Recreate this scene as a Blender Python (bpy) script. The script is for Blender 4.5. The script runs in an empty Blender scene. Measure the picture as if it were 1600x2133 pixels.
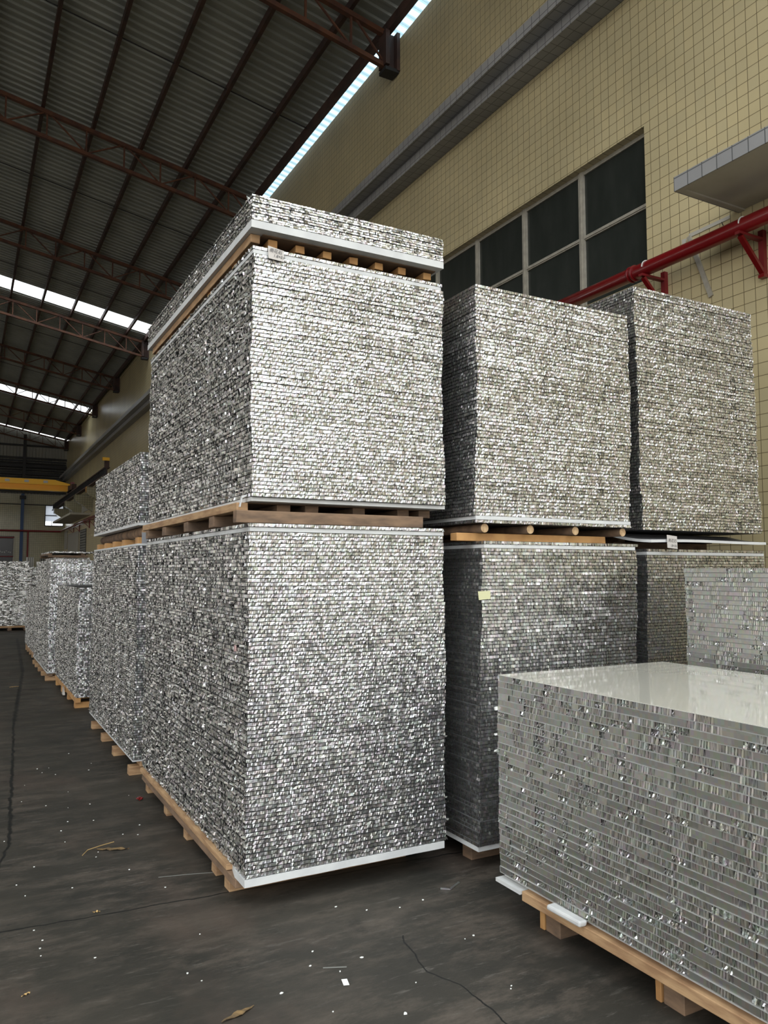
import bpy, math, random
import numpy as np
from mathutils import Vector

# ------------------------------------------------------------------ camera, light, exposure
scn = bpy.context.scene
COL = scn.collection
scn.view_settings.view_transform = 'Standard'
scn.view_settings.look = 'None'
scn.view_settings.gamma = 1.0
scn.view_settings.use_curve_mapping = False
scn.view_settings.exposure = 0.54

cam = bpy.data.cameras.new('camera')
cam.sensor_fit = 'HORIZONTAL'
cam.sensor_width = 36.0
cam.lens = 36.0 * 1610 / 1600
cam.clip_start = 0.05
cam.clip_end = 400
camo = bpy.data.objects.new('camera', cam)
COL.objects.link(camo)
camo.location = (0, 0, 1.65)
camo.rotation_euler = (math.radians(90 + 4.2803), 0, math.radians(-28.456))
scn.camera = camo

world = bpy.data.worlds.new('world')
scn.world = world
world.use_nodes = True
wn = world.node_tree
wn.nodes.clear()
w_out = wn.nodes.new('ShaderNodeOutputWorld')
w_bg = wn.nodes.new('ShaderNodeBackground')
w_tc = wn.nodes.new('ShaderNodeTexCoord')
w_sep = wn.nodes.new('ShaderNodeSeparateXYZ')
w_rmp = wn.nodes.new('ShaderNodeValToRGB')
wn.links.new(w_tc.outputs['Generated'], w_sep.inputs[0])
wn.links.new(w_sep.outputs['Z'], w_rmp.inputs[0])
wn.links.new(w_rmp.outputs[0], w_bg.inputs[0])
wn.links.new(w_bg.outputs[0], w_out.inputs[0])
els = w_rmp.color_ramp.elements
els[0].position = 0.0
els[0].color = (0.46, 0.45, 0.44, 1)
els[1].position = 0.8
els[1].color = (0.88, 0.95, 1.0, 1)
w_bg.inputs[1].default_value = 2.9

RNG = random.Random(7)

# ------------------------------------------------------------------ materials
MATS = {}


def mat(name, color, rough=0.6, metal=0.0, noise=None, bump=0.0, spec=0.5, coat=0.0):
    """noise = (scale, second colour, stretch) mixes a second colour by noise in object space"""
    if name in MATS:
        return MATS[name]
    m = bpy.data.materials.new(name)
    m.use_nodes = True
    nt = m.node_tree
    b = nt.nodes['Principled BSDF']
    b.inputs['Base Color'].default_value = (*color, 1)
    b.inputs['Roughness'].default_value = rough
    b.inputs['Metallic'].default_value = metal
    b.inputs['Specular IOR Level'].default_value = spec
    b.inputs['Coat Weight'].default_value = coat
    tc = nt.nodes.new('ShaderNodeTexCoord')
    nz = None
    if noise or bump:
        mp = nt.nodes.new('ShaderNodeMapping')
        nt.links.new(tc.outputs['Object'], mp.inputs[0])
        nz = nt.nodes.new('ShaderNodeTexNoise')
        nz.inputs['Detail'].default_value = 5
        nt.links.new(mp.outputs[0], nz.inputs[0])
        sc, c2, st = noise if noise else (12, color, (1, 1, 1))
        nz.inputs['Scale'].default_value = sc
        mp.inputs['Scale'].default_value = st
    if noise:
        r = nt.nodes.new('ShaderNodeValToRGB')
        r.color_ramp.elements[0].position = 0.38
        r.color_ramp.elements[1].position = 0.64
        r.color_ramp.elements[0].color = (*color, 1)
        r.color_ramp.elements[1].color = (*noise[1], 1)
        nt.links.new(nz.outputs[0], r.inputs[0])
        nt.links.new(r.outputs[0], b.inputs['Base Color'])
    if bump:
        bp = nt.nodes.new('ShaderNodeBump')
        bp.inputs['Strength'].default_value = bump
        bp.inputs['Distance'].default_value = 0.01
        nt.links.new(nz.outputs[0], bp.inputs['Height'])
        nt.links.new(bp.outputs[0], b.inputs['Normal'])
    MATS[name] = m
    return m


def tile_mat(name, c1, c2, mortar, pitch, axes, rough=0.3, joint=0.028, offset=0.0, bw=1.0):
    """square glazed tiles laid in a straight grid; axes picks the two world axes of the surface"""
    if name in MATS:
        return MATS[name]
    m = bpy.data.materials.new(name)
    m.use_nodes = True
    nt = m.node_tree
    b = nt.nodes['Principled BSDF']
    tc = nt.nodes.new('ShaderNodeTexCoord')
    sp = nt.nodes.new('ShaderNodeSeparateXYZ')
    cb = nt.nodes.new('ShaderNodeCombineXYZ')
    nt.links.new(tc.outputs['Object'], sp.inputs[0])
    nt.links.new(sp.outputs[axes[0]], cb.inputs[0])
    nt.links.new(sp.outputs[axes[1]], cb.inputs[1])
    br = nt.nodes.new('ShaderNodeTexBrick')
    br.offset = offset
    br.squash = 1.0
    br.inputs['Scale'].default_value = 1.0
    br.inputs['Brick Width'].default_value = pitch * bw
    br.inputs['Row Height'].default_value = pitch
    br.inputs['Mortar Size'].default_value = pitch * joint
    br.inputs['Mortar Smooth'].default_value = 0.1
    br.inputs['Color1'].default_value = (*c1, 1)
    br.inputs['Color2'].default_value = (*c2, 1)
    br.inputs['Mortar'].default_value = (*mortar, 1)
    nt.links.new(cb.outputs[0], br.inputs['Vector'])
    nz = nt.nodes.new('ShaderNodeTexNoise')
    nz.inputs['Scale'].default_value = 0.9
    nz.inputs['Detail'].default_value = 6
    nt.links.new(tc.outputs['Object'], nz.inputs[0])
    mr = nt.nodes.new('ShaderNodeMapRange')
    mr.inputs['From Min'].default_value = 0.3
    mr.inputs['From Max'].default_value = 0.7
    mr.inputs['To Min'].default_value = 0.84
    mr.inputs['To Max'].default_value = 1.06
    nt.links.new(nz.outputs[0], mr.inputs[0])
    mx = nt.nodes.new('ShaderNodeVectorMath')
    mx.operation = 'SCALE'
    nt.links.new(br.outputs['Color'], mx.inputs[0])
    nt.links.new(mr.outputs[0], mx.inputs['Scale'])
    nt.links.new(mx.outputs[0], b.inputs['Base Color'])
    b.inputs['Roughness'].default_value = rough
    bp = nt.nodes.new('ShaderNodeBump')
    bp.invert = True
    bp.inputs['Strength'].default_value = 0.5
    bp.inputs['Distance'].default_value = 0.004
    nt.links.new(br.outputs['Fac'], bp.inputs['Height'])
    nt.links.new(bp.outputs[0], b.inputs['Normal'])
    MATS[name] = m
    return m


# aluminium foil facets: a little tint varies from cell to cell
def foil_mat(name, base, rough):
    m = bpy.data.materials.new(name)
    m.use_nodes = True
    nt = m.node_tree
    b = nt.nodes['Principled BSDF']
    b.inputs['Metallic'].default_value = 1.0
    tc = nt.nodes.new('ShaderNodeTexCoord')
    sn = nt.nodes.new('ShaderNodeVectorMath')
    sn.operation = 'SNAP'
    sn.inputs[1].default_value = (0.014, 0.014, 0.02)
    oi = nt.nodes.new('ShaderNodeObjectInfo')
    ml = nt.nodes.new('ShaderNodeMath')
    ml.operation = 'MULTIPLY'
    ml.inputs[1].default_value = 37.0
    nt.links.new(oi.outputs['Random'], ml.inputs[0])
    ad = nt.nodes.new('ShaderNodeVectorMath')
    ad.operation = 'ADD'
    nt.links.new(tc.outputs['Object'], ad.inputs[0])
    nt.links.new(ml.outputs[0], ad.inputs[1])
    nt.links.new(ad.outputs[0], sn.inputs[0])
    wh = nt.nodes.new('ShaderNodeTexWhiteNoise')
    nt.links.new(sn.outputs[0], wh.inputs[0])
    hs = nt.nodes.new('ShaderNodeMix')
    hs.data_type = 'RGBA'
    hs.inputs[0].default_value = 0.09
    hs.inputs[6].default_value = (*base, 1)
    nt.links.new(wh.outputs['Color'], hs.inputs[7])
    nt.links.new(hs.outputs[2], b.inputs['Base Color'])
    b.inputs['Roughness'].default_value = rough
    MATS[name] = m
    return m


M_FOIL = foil_mat('cut_foil', (0.69, 0.68, 0.665), 0.40)
M_FOILD = foil_mat('crushed_foil', (0.80, 0.78, 0.73), 0.45)
M_FOILG = foil_mat('grooved_foil', (0.54, 0.53, 0.48), 0.42)
M_CORESHADE = mat('foil_core', (0.06, 0.06, 0.058), 0.5, 0.3)  # darkened aluminium: shade of the recess behind the facets put into the colour
M_SKINSHADE = mat('gap_shade_skin', (0.05, 0.05, 0.05), 0.5, 0.3)  # near black, so the gaps between stacked panels carry painted shade
M_SKINL = mat('bright_sheet_skin', (0.62, 0.62, 0.6), 0.35, 0.6)
M_CREAM = mat('cream_laminate', (0.64, 0.61, 0.52), 0.06, 0.0, spec=0.6, coat=0.5)
M_BOARD = mat('white_foam_board', (0.64, 0.64, 0.62), 0.65, noise=(9, (0.56, 0.56, 0.55), (1, 1, 1)))
M_GREYBOARD = mat('grey_board', (0.3, 0.3, 0.31), 0.5)
M_WOOD = mat('pallet_pine', (0.46, 0.29, 0.15), 0.75, noise=(7, (0.30, 0.17, 0.085), (1, 1, 6)), bump=0.3)
M_WOOD2 = mat('pallet_pine_orange', (0.55, 0.30, 0.11), 0.7, noise=(8, (0.40, 0.2, 0.07), (1, 1, 1)), bump=0.2)
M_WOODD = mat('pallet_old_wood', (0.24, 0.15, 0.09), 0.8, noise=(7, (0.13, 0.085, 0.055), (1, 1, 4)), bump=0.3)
M_ENDG = mat('log_end_grain', (0.6, 0.42, 0.24), 0.8, noise=(40, (0.42, 0.26, 0.13), (1, 1, 1)))
M_BARK = mat('log_bark', (0.2, 0.12, 0.07), 0.9, noise=(10, (0.1, 0.065, 0.04), (1, 1, 1)), bump=0.6)
M_RUST = mat('rusty_painted_steel', (0.075, 0.030, 0.018), 0.75, noise=(5, (0.13, 0.048, 0.02), (1, 1, 1)))
M_RUSTD = mat('dark_brown_steel', (0.045, 0.026, 0.022), 0.7, noise=(3, (0.08, 0.04, 0.03), (1, 1, 1)))
M_DARK = mat('black_steel', (0.025, 0.024, 0.024), 0.6)
M_SHEET = mat('roof_sheet', (0.38, 0.39, 0.35), 0.5, 0.0, noise=(1.3, (0.32, 0.33, 0.295), (1, 1, 1)))
M_GABLE = mat('gable_sheet', (0.30, 0.29, 0.25), 0.5)
M_WALL = tile_mat('yellow_wall_tile', (0.60, 0.50, 0.285), (0.56, 0.475, 0.28), (0.17, 0.13, 0.065), 0.1175, (1, 2), 0.3)
M_WALLX = tile_mat('yellow_end_wall_tile', (0.42, 0.38, 0.24), (0.38, 0.35, 0.22), (0.20, 0.18, 0.11), 0.13, (0, 2), 0.2, joint=0.06)
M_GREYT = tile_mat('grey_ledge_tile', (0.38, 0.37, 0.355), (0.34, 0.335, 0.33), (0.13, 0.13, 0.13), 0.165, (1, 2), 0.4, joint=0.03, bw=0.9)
M_GREYSHADE = tile_mat('grey_ledge_tile_shaded', (0.30, 0.30, 0.30), (0.26, 0.265, 0.27), (0.12, 0.12, 0.12), 0.15, (1, 0), 0.45, joint=0.03)  # darker copy of the ledge tile, underside shade put into its colour
M_PLASTER = mat('canopy_plaster', (0.50, 0.47, 0.40), 0.8, noise=(2.5, (0.44, 0.41, 0.34), (1, 1, 1)))
M_REDP = mat('red_pipe_paint', (0.17, 0.004, 0.006), 0.3, coat=0.3)
M_REDD = mat('dark_red_paint', (0.17, 0.008, 0.01), 0.5)
M_FRAME = mat('window_frame_aluminium', (0.42, 0.39, 0.32), 0.5, 0.1, noise=(14, (0.34, 0.315, 0.26), (1, 1, 1)))
M_YEL = mat('crane_yellow_paint', (0.95, 0.50, 0.02), 0.4)
M_BLUE = mat('blue_column_paint', (0.02, 0.06, 0.16), 0.45)
M_WHITE = mat('white_scrap', (0.85, 0.85, 0.8), 0.7)
M_PAPER = mat('paper', (0.55, 0.51, 0.47), 0.8)
M_NOTE = mat('yellow_note_paper', (0.62, 0.60, 0.36), 0.8)
M_PINK = mat('pink_paper', (0.5, 0.32, 0.30), 0.8)
M_INK = mat('marker_ink', (0.015, 0.015, 0.02), 0.6)
M_LEAF = mat('dry_leaf', (0.24, 0.15, 0.06), 0.9, noise=(30, (0.12, 0.08, 0.04), (1, 1, 1)))
M_CHIPW = mat('wood_splinter_tone', (0.5, 0.33, 0.13), 0.8)
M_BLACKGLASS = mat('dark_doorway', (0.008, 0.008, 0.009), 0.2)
M_LOUV = mat('shutter_sheet', (0.40, 0.38, 0.33), 0.5)
M_CABG = mat('cabinet_enamel', (0.2, 0.2, 0.18), 0.5)

# dusty dark glass of the side window
g = bpy.data.materials.new('dusty_dark_glass')
g.use_nodes = True
nt = g.node_tree
b = nt.nodes['Principled BSDF']
tc = nt.nodes.new('ShaderNodeTexCoord')
mp = nt.nodes.new('ShaderNodeMapping')
mp.inputs['Scale'].default_value = (1, 2.5, 0.8)
nz = nt.nodes.new('ShaderNodeTexNoise')
nz.inputs['Scale'].default_value = 2.5
nz.inputs['Detail'].default_value = 8
r = nt.nodes.new('ShaderNodeValToRGB')
r.color_ramp.elements[0].position = 0.35
r.color_ramp.elements[0].color = (0.024, 0.028, 0.024, 1)
r.color_ramp.elements[1].position = 0.75
r.color_ramp.elements[1].color = (0.034, 0.038, 0.033, 1)
nt.links.new(tc.outputs['Object'], mp.inputs[0])
nt.links.new(mp.outputs[0], nz.inputs[0])
nt.links.new(nz.outputs[0], r.inputs[0])
nt.links.new(r.outputs[0], b.inputs['Base Color'])
b.inputs['Roughness'].default_value = 0.22
b.inputs['Specular IOR Level'].default_value = 0.35
M_GLASS = g


def translucent(name, col, fac):
    m = bpy.data.materials.new(name)
    m.use_nodes = True
    nt = m.node_tree
    nt.nodes.clear()
    o = nt.nodes.new('ShaderNodeOutputMaterial')
    t = nt.nodes.new('ShaderNodeBsdfTranslucent')
    t.inputs[0].default_value = (*col, 1)
    tr = nt.nodes.new('ShaderNodeBsdfTransparent')
    tr.inputs[0].default_value = (*col, 1)
    mx = nt.nodes.new('ShaderNodeMixShader')
    mx.inputs[0].default_value = fac
    nt.links.new(t.outputs[0], mx.inputs[1])
    nt.links.new(tr.outputs[0], mx.inputs[2])
    nt.links.new(mx.outputs[0], o.inputs[0])
    MATS[name] = m
    return m


M_SKYL = translucent('skylight_fibreglass', (0.97, 0.99, 1.0), 0.6)
M_SKYLY = translucent('aged_skylight_fibreglass', (0.85, 0.72, 0.35), 0.5)
M_STRIP = translucent('pale_blue_fibreglass', (0.30, 0.42, 0.46), 0.1)
M_WGLASS = translucent('far_window_pane', (0.5, 0.52, 0.55), 0.3)


# floor: dark worn concrete with scuffs, joints and cracks
def floor_mat():
    m = bpy.data.materials.new('worn_dark_concrete')
    m.use_nodes = True
    nt = m.node_tree
    N = nt.nodes.new
    L = nt.links.new
    b = nt.nodes['Principled BSDF']
    tc = N('ShaderNodeTexCoord')

    def noise(scale, stretch, detail=6, rough=0.6):
        mp = N('ShaderNodeMapping')
        mp.inputs['Scale'].default_value = stretch
        L(tc.outputs['Object'], mp.inputs[0])
        n = N('ShaderNodeTexNoise')
        n.inputs['Scale'].default_value = scale
        n.inputs['Detail'].default_value = detail
        n.inputs['Roughness'].default_value = rough
        L(mp.outputs[0], n.inputs[0])
        return n.outputs[0]

    def ramp(x, p0, c0, p1, c1):
        r = N('ShaderNodeValToRGB')
        r.color_ramp.elements[0].position = p0
        r.color_ramp.elements[0].color = (*c0, 1)
        r.color_ramp.elements[1].position = p1
        r.color_ramp.elements[1].color = (*c1, 1)
        L(x, r.inputs[0])
        return r.outputs[0]

    def mix(f, a, c, mode='MIX'):
        x = N('ShaderNodeMix')
        x.data_type = 'RGBA'
        x.blend_type = mode
        if isinstance(f, float):
            x.inputs[0].default_value = f
        else:
            L(f, x.inputs[0])
        if isinstance(a, tuple):
            x.inputs[6].default_value = (*a, 1)
        else:
            L(a, x.inputs[6])
        if isinstance(c, tuple):
            x.inputs[7].default_value = (*c, 1)
        else:
            L(c, x.inputs[7])
        return x.outputs[2]

    base = ramp(noise(0.9, (1, 1, 1), 8, 0.65), 0.36, (0.024, 0.0225, 0.018), 0.64, (0.046, 0.040, 0.031))
    reddish = ramp(noise(1.4, (1, 0.6, 1), 5), 0.52, (0, 0, 0), 0.7, (1, 1, 1))
    c = mix(reddish, base, (0.070, 0.052, 0.040))
    # scuffs dragged mostly along x
    patch = ramp(noise(0.8, (1, 1.6, 1), 4), 0.38, (0.3, 0.3, 0.3), 0.6, (1, 1, 1))
    sc = ramp(noise(2.0, (1.0, 2.6, 1), 12, 0.78), 0.47, (0, 0, 0), 0.66, (0.9, 0.9, 0.9))
    sc = mix(1.0, sc, patch, 'MULTIPLY')
    c = mix(sc, c, (0.115, 0.092, 0.072))
    sc2 = ramp(noise(5, (1.0, 6, 1), 10, 0.8), 0.56, (0, 0, 0), 0.68, (0.9, 0.9, 0.9))
    sc2 = mix(1.0, sc2, patch, 'MULTIPLY')
    c = mix(sc2, c, (0.15, 0.135, 0.115))
    dk = ramp(noise(5, (1, 1, 1), 10, 0.75), 0.30, (0.7, 0.7, 0.7), 0.42, (0, 0, 0))
    c = mix(dk, c, (0.013, 0.0125, 0.011))
    # joints and cracks: distance to polylines on the ground
    sp = N('ShaderNodeSeparateXYZ')
    wob = N('ShaderNodeTexNoise')
    wob.inputs['Scale'].default_value = 7
    wob.inputs['Detail'].default_value = 4
    L(tc.outputs['Object'], wob.inputs[0])
    vs = N('ShaderNodeVectorMath')
    vs.operation = 'SUBTRACT'
    vs.inputs[1].default_value = (0.5, 0.5, 0.5)
    L(wob.outputs['Color'], vs.inputs[0])
    vm = N('ShaderNodeVectorMath')
    vm.operation = 'MULTIPLY_ADD'
    vm.inputs[1].default_value = (0.055, 0.055, 0)
    L(vs.outputs[0], vm.inputs[0])
    L(tc.outputs['Object'], vm.inputs[2])
    flat = N('ShaderNodeVectorMath')
    flat.operation = 'MULTIPLY'
    flat.inputs[1].default_value = (1, 1, 0)
    L(vm.outputs[0], flat.inputs[0])
    p = flat.outputs[0]

    def seg(a, bb, w):
        a = Vector((*a, 0))
        bb = Vector((*bb, 0))
        d = bb - a
        s = N('ShaderNodeVectorMath')
        s.operation = 'SUBTRACT'
        s.inputs[1].default_value = a
        L(p, s.inputs[0])
        dt = N('ShaderNodeVectorMath')
        dt.operation = 'DOT_PRODUCT'
        dt.inputs[1].default_value = d / d.length_squared
        L(s.outputs[0], dt.inputs[0])
        cl = N('ShaderNodeClamp')
        L(dt.outputs['Value'], cl.inputs[0])
        sc_ = N('ShaderNodeVectorMath')
        sc_.operation = 'SCALE'
        sc_.inputs[0].default_value = d
        L(cl.outputs[0], sc_.inputs['Scale'])
        df = N('ShaderNodeVectorMath')
        df.operation = 'DISTANCE'
        L(s.outputs[0], df.inputs[0])
        L(sc_.outputs[0], df.inputs[1])
        r = N('ShaderNodeMapRange')
        r.inputs['From Min'].default_value = w * 0.4
        r.inputs['From Max'].default_value = w
        r.inputs['To Min'].default_value = 1
        r.inputs['To Max'].default_value = 0
        L(df.outputs['Value'], r.inputs[0])
        return r.outputs[0]

    segs = [((-6, 4.5), (1.31, 3.975), .008), ((1.31, 3.975), (7, 3.6), .008),
            ((1.80, 3.15), (1.735, 2.83), .005), ((1.735, 2.83), (1.795, 2.69), .006), ((1.795, 2.69), (1.80, 2.3), .005),
            ((1.80, 2.3), (1.95, 1.6), .007),
            ((1.18, 20.7), (0.9, 14), .04), ((0.9, 14), (0.54, 9.5), .03), ((0.54, 9.5), (0.3, 5.3), .016), ((0.3, 5.3), (0.02, 4.0), .012),
            ((-6, 9.6), (1.2, 9.1), .014), ((-6, 14.8), (1.2, 14.3), .014), ((-6, 20.0), (7, 19.4), .02)]
    acc = None
    for s_ in segs:
        v = seg(*s_)
        if acc is None:
            acc = v
        else:
            mm = N('ShaderNodeMath')
            mm.operation = 'MAXIMUM'
            L(acc, mm.inputs[0])
            L(v, mm.inputs[1])
            acc = mm.outputs[0]
    c = mix(acc, c, (0.008, 0.008, 0.007))
    L(c, b.inputs['Base Color'])
    rr = N('ShaderNodeMapRange')
    rr.inputs['To Min'].default_value = 0.45
    rr.inputs['To Max'].default_value = 0.8
    L(noise(2.0, (1, 1, 1)), rr.inputs[0])
    L(rr.outputs[0], b.inputs['Roughness'])
    b.inputs['Specular IOR Level'].default_value = 0.35
    bp = N('ShaderNodeBump')
    bp.inputs['Strength'].default_value = 0.35
    bp.inputs['Distance'].default_value = 0.006
    L(noise(14, (1, 2, 1), 8, 0.7), bp.inputs['Height'])
    L(bp.outputs[0], b.inputs['Normal'])
    return m


M_FLOOR = floor_mat()


# ------------------------------------------------------------------ mesh building
class MB:
    def __init__(self):
        self.v = []
        self.f = []
        self.m = []
        self.mats = []

    def mi(self, m):
        if m not in self.mats:
            self.mats.append(m)
        return self.mats.index(m)

    def quad(self, a, b_, c, d, m):
        n = len(self.v)
        self.v += [a, b_, c, d]
        self.f.append((n, n + 1, n + 2, n + 3))
        self.m.append(self.mi(m))

    def box(self, p0, p1, m, jit=0.0):
        x0, y0, z0 = p0
        x1, y1, z1 = p1
        n = len(self.v)
        pts = [(x0, y0, z0), (x1, y0, z0), (x1, y1, z0), (x0, y1, z0), (x0, y0, z1), (x1, y0, z1), (x1, y1, z1), (x0, y1, z1)]
        if jit:
            pts = [tuple(c + RNG.uniform(-jit, jit) for c in p) for p in pts]
        self.v += pts
        for q in ((0, 3, 2, 1), (4, 5, 6, 7), (0, 1, 5, 4), (1, 2, 6, 5), (2, 3, 7, 6), (3, 0, 4, 7)):
            self.f.append(tuple(n + i for i in q))
            self.m.append(self.mi(m))

    def prism(self, poly, axis, a, b_, m):
        """poly: 2D points in the other two axes; extruded along axis from a to b"""
        n = len(self.v)
        k = len(poly)
        for t in (a, b_):
            for (u, w) in poly:
                p = [u, w]
                p.insert(axis, t)
                self.v.append(tuple(p))
        self.f.append(tuple(n + i for i in range(k))[::-1])
        self.f.append(tuple(n + k + i for i in range(k)))
        for i in range(k):
            j = (i + 1) % k
            self.f.append((n + i, n + j, n + k + j, n + k + i))
        self.m += [self.mi(m)] * (k + 2)

    def bar(self, a, b_, w, h, m, up=(0, 0, 1)):
        """rectangular bar between two points"""
        a = Vector(a)
        b_ = Vector(b_)
        d = (b_ - a).normalized()
        u = Vector(up)
        s = d.cross(u)
        if s.length < 1e-4:
            s = d.cross(Vector((1, 0, 0)))
        s.normalize()
        u = s.cross(d).normalized()
        n = len(self.v)
        for p in (a, b_):
            for (i, j) in ((-1, -1), (1, -1), (1, 1), (-1, 1)):
                self.v.append(tuple(p + s * (i * w / 2) + u * (j * h / 2)))
        for q in ((0, 3, 2, 1), (4, 5, 6, 7), (0, 1, 5, 4), (1, 2, 6, 5), (2, 3, 7, 6), (3, 0, 4, 7)):
            self.f.append(tuple(n + i for i in q))
            self.m.append(self.mi(m))

    def tube(self, a, b_, r, m, seg=12, r2=None, capm=None):
        a = Vector(a)
        b_ = Vector(b_)
        d = (b_ - a).normalized()
        s = d.cross(Vector((0, 0, 1)))
        if s.length < 1e-4:
            s = Vector((1, 0, 0))
        s.normalize()
        u = s.cross(d)
        n = len(self.v)
        for p, rr in ((a, r), (b_, r if r2 is None else r2)):
            for k in range(seg):
                t = 2 * math.pi * k / seg
                self.v.append(tuple(p + s * (rr * math.cos(t)) + u * (rr * math.sin(t))))
        for k in range(seg):
            j = (k + 1) % seg
            self.f.append((n + k, n + j, n + seg + j, n + seg + k))
            self.m.append(self.mi(m))
        self.f.append(tuple(n + k for k in range(seg))[::-1])
        self.f.append(tuple(n + seg + k for k in range(seg)))
        self.m += [self.mi(capm or m)] * 2

    def mesh(self, name):
        me = bpy.data.meshes.new(name)
        me.from_pydata(self.v, [], self.f)
        for m in self.mats:
            me.materials.append(m)
        me.polygons.foreach_set('material_index', self.m)
        me.update()
        return me

    def build(self, name, parent=None, bevel=0.0, smooth=False):
        o = bpy.data.objects.new(name, self.mesh(name))
        COL.objects.link(o)
        if parent is not None:
            o.parent = parent
            o.matrix_parent_inverse = parent.matrix_basis.inverted()
        if smooth:
            for p in o.data.polygons:
                p.use_smooth = len(p.vertices) == 4
        if bevel:
            md = o.modifiers.new('soft_edge', 'BEVEL')
            md.width = bevel
            md.segments = 2
            md.limit_method = 'ANGLE'
        return o


def tag(o, label=None, cat=None, group=None, kind=None):
    if label:
        o['label'] = label
    if cat:
        o['category'] = cat
    if group:
        o['group'] = group
    if kind:
        o['kind'] = kind
    return o


def empty(name, loc, label, cat, group=None):
    o = bpy.data.objects.new(name, None)
    o.empty_display_size = 0.1
    o.location = loc
    COL.objects.link(o)
    return tag(o, label, cat, group)


def boxobj(name, p0, p1, m, parent=None, bevel=0.0, jit=0.0):
    x = MB()
    x.box(p0, p1, m, jit)
    return x.build(name, parent, bevel)


def struct(o):
    o['kind'] = 'structure'
    return o


# ------------------------------------------------------------------ shell
WX = 6.3          # inner face of the tiled side wall
YE = 60.0         # inner face of the far end wall
RIDGE = -9.0


def zt(x):        # centre line of a truss top chord
    return 12.02 - 0.19 * x if x > RIDGE else 12.02 - 0.19 * RIDGE + 0.19 * (x - RIDGE)


f = MB()
f.quad((-60, -60, 0), (40, -60, 0), (40, 62, 0), (-60, 62, 0), M_FLOOR)
struct(f.build('floor'))

# side wall with its window opening
w = MB()
WZ = 10.81
W0, W1, WB, WT = 5.72, 11.12, 4.74, 6.44
OX = WX + 0.24
w.box((WX, -9, 0), (OX, W0, WZ), M_WALL)
w.box((WX, W0, 0), (OX, W1, WB), M_WALL)
w.box((WX, W0, WT), (OX, W1, WZ), M_WALL)
w.box((WX, W1, 0), (OX, 31.0, WZ), M_WALL)
w.box((WX, 31.0, 0), (OX, YE, WZ), M_WALL)
struct(w.build('wall_right'))

t = MB()
t.box((WX - .01, 31.3, WZ), (OX, YE, 11.04), M_WALL)
struct(t.build('trim_3'))

w = MB()
w.box((-18.3, 0, 0), (-18, 60, 1.1), M_WALL)
w.box((-18.3, 0, 5.4), (-18, 60, 12.1), M_WALL)
for k in range(10):
    w.box((-18.3, 1.0 + 6.4 * k, 1.1), (-18, 1.9 + 6.4 * k, 5.4), M_WALL)
struct(w.build('wall_left'))

# grey tiled ledges running the whole length of the side wall
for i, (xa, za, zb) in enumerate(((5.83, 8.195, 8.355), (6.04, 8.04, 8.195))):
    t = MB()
    t.box((xa, -9, za), (WX, YE, zb), M_GREYSHADE)
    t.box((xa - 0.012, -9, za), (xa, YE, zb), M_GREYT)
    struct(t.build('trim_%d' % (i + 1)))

# far end wall: tiled below, ribbed sheet gable above
w = MB()
w.box((-18, YE, 5.2), (-4.2, YE + .25, 7.0), M_WALLX)
w.box((-8.0, YE, 0), (-4.2, YE + .25, 5.2), M_WALLX)
w.box((-4.2, YE, 4.0), (3.03, YE + .25, 7.0), M_WALLX)
w.box((3.03, YE, 0), (4.94, YE + .25, 7.0), M_WALLX)
w.box((4.94, YE, 0), (6.2, YE + .25, 4.76), M_WALLX)
w.box((4.94, YE, 6.27), (6.2, YE + .25, 7.0), M_WALLX)
w.box((6.2, YE, 0), (6.54, YE + .25, 7.0), M_WALLX)
# sheet gable up to just below the roof
y = YE + 0.05
xs = np.arange(-18, 6.5, 0.21)
for k in range(len(xs) - 1):
    x0, x1 = float(xs[k]), float(xs[k + 1])
    xm = x0 + 0.14
    for (a, b2, ya, yb) in ((x0, xm, y, y), (xm, x0 + 0.175, y, y - .04), (x0 + 0.175, x1, y - .04, y)):
        w.quad((a, ya, 7.0), (b2, yb, 7.0), (b2, yb, min(zt(b2) + .18, 13.9)), (a, ya, min(zt(a) + .18, 13.9)), M_GABLE)
struct(w.build('wall_far'))

# gable girts and dark lower screen, each steel rail a thing
for k, (z, hgt) in enumerate(((10.45, .12), (9.55, .14), (9.0, .2), (8.45, .16), (7.75, .16), (7.15, .12))):
    o = boxobj('gable_girt', (-17.9, YE - .22, z - hgt / 2), (6.28, YE - .08, z + hgt / 2), M_DARK)
    place = ['just under the last truss', 'at the foot of the pale ribbed sheets', 'second below the pale sheets',
             'third below the pale sheets', 'fourth below the pale sheets', 'right above the far tiled wall'][k]
    tag(o, 'dark horizontal steel girt on the far gable, ' + place, 'girt', 'girts of the far gable')
d = MB()
for k in range(14):
    z = 7.22 + 0.165 * k
    d.bar((-17.8, YE - .035, z), (6.25, YE - .035, z), 0.012, 0.13, M_DARK, up=(0, 0.25, 1))
tag(d.build('louvre_screen'), 'dark louvre screen under the pale gable sheets of the far wall', 'louvre')

# roof: ribbed sheet bays with skylight strips left open for fibreglass
SKY = [(30.15, 31.35), (47.55, 49.1)]
R0, R1 = 1.6, 59.93


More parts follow.
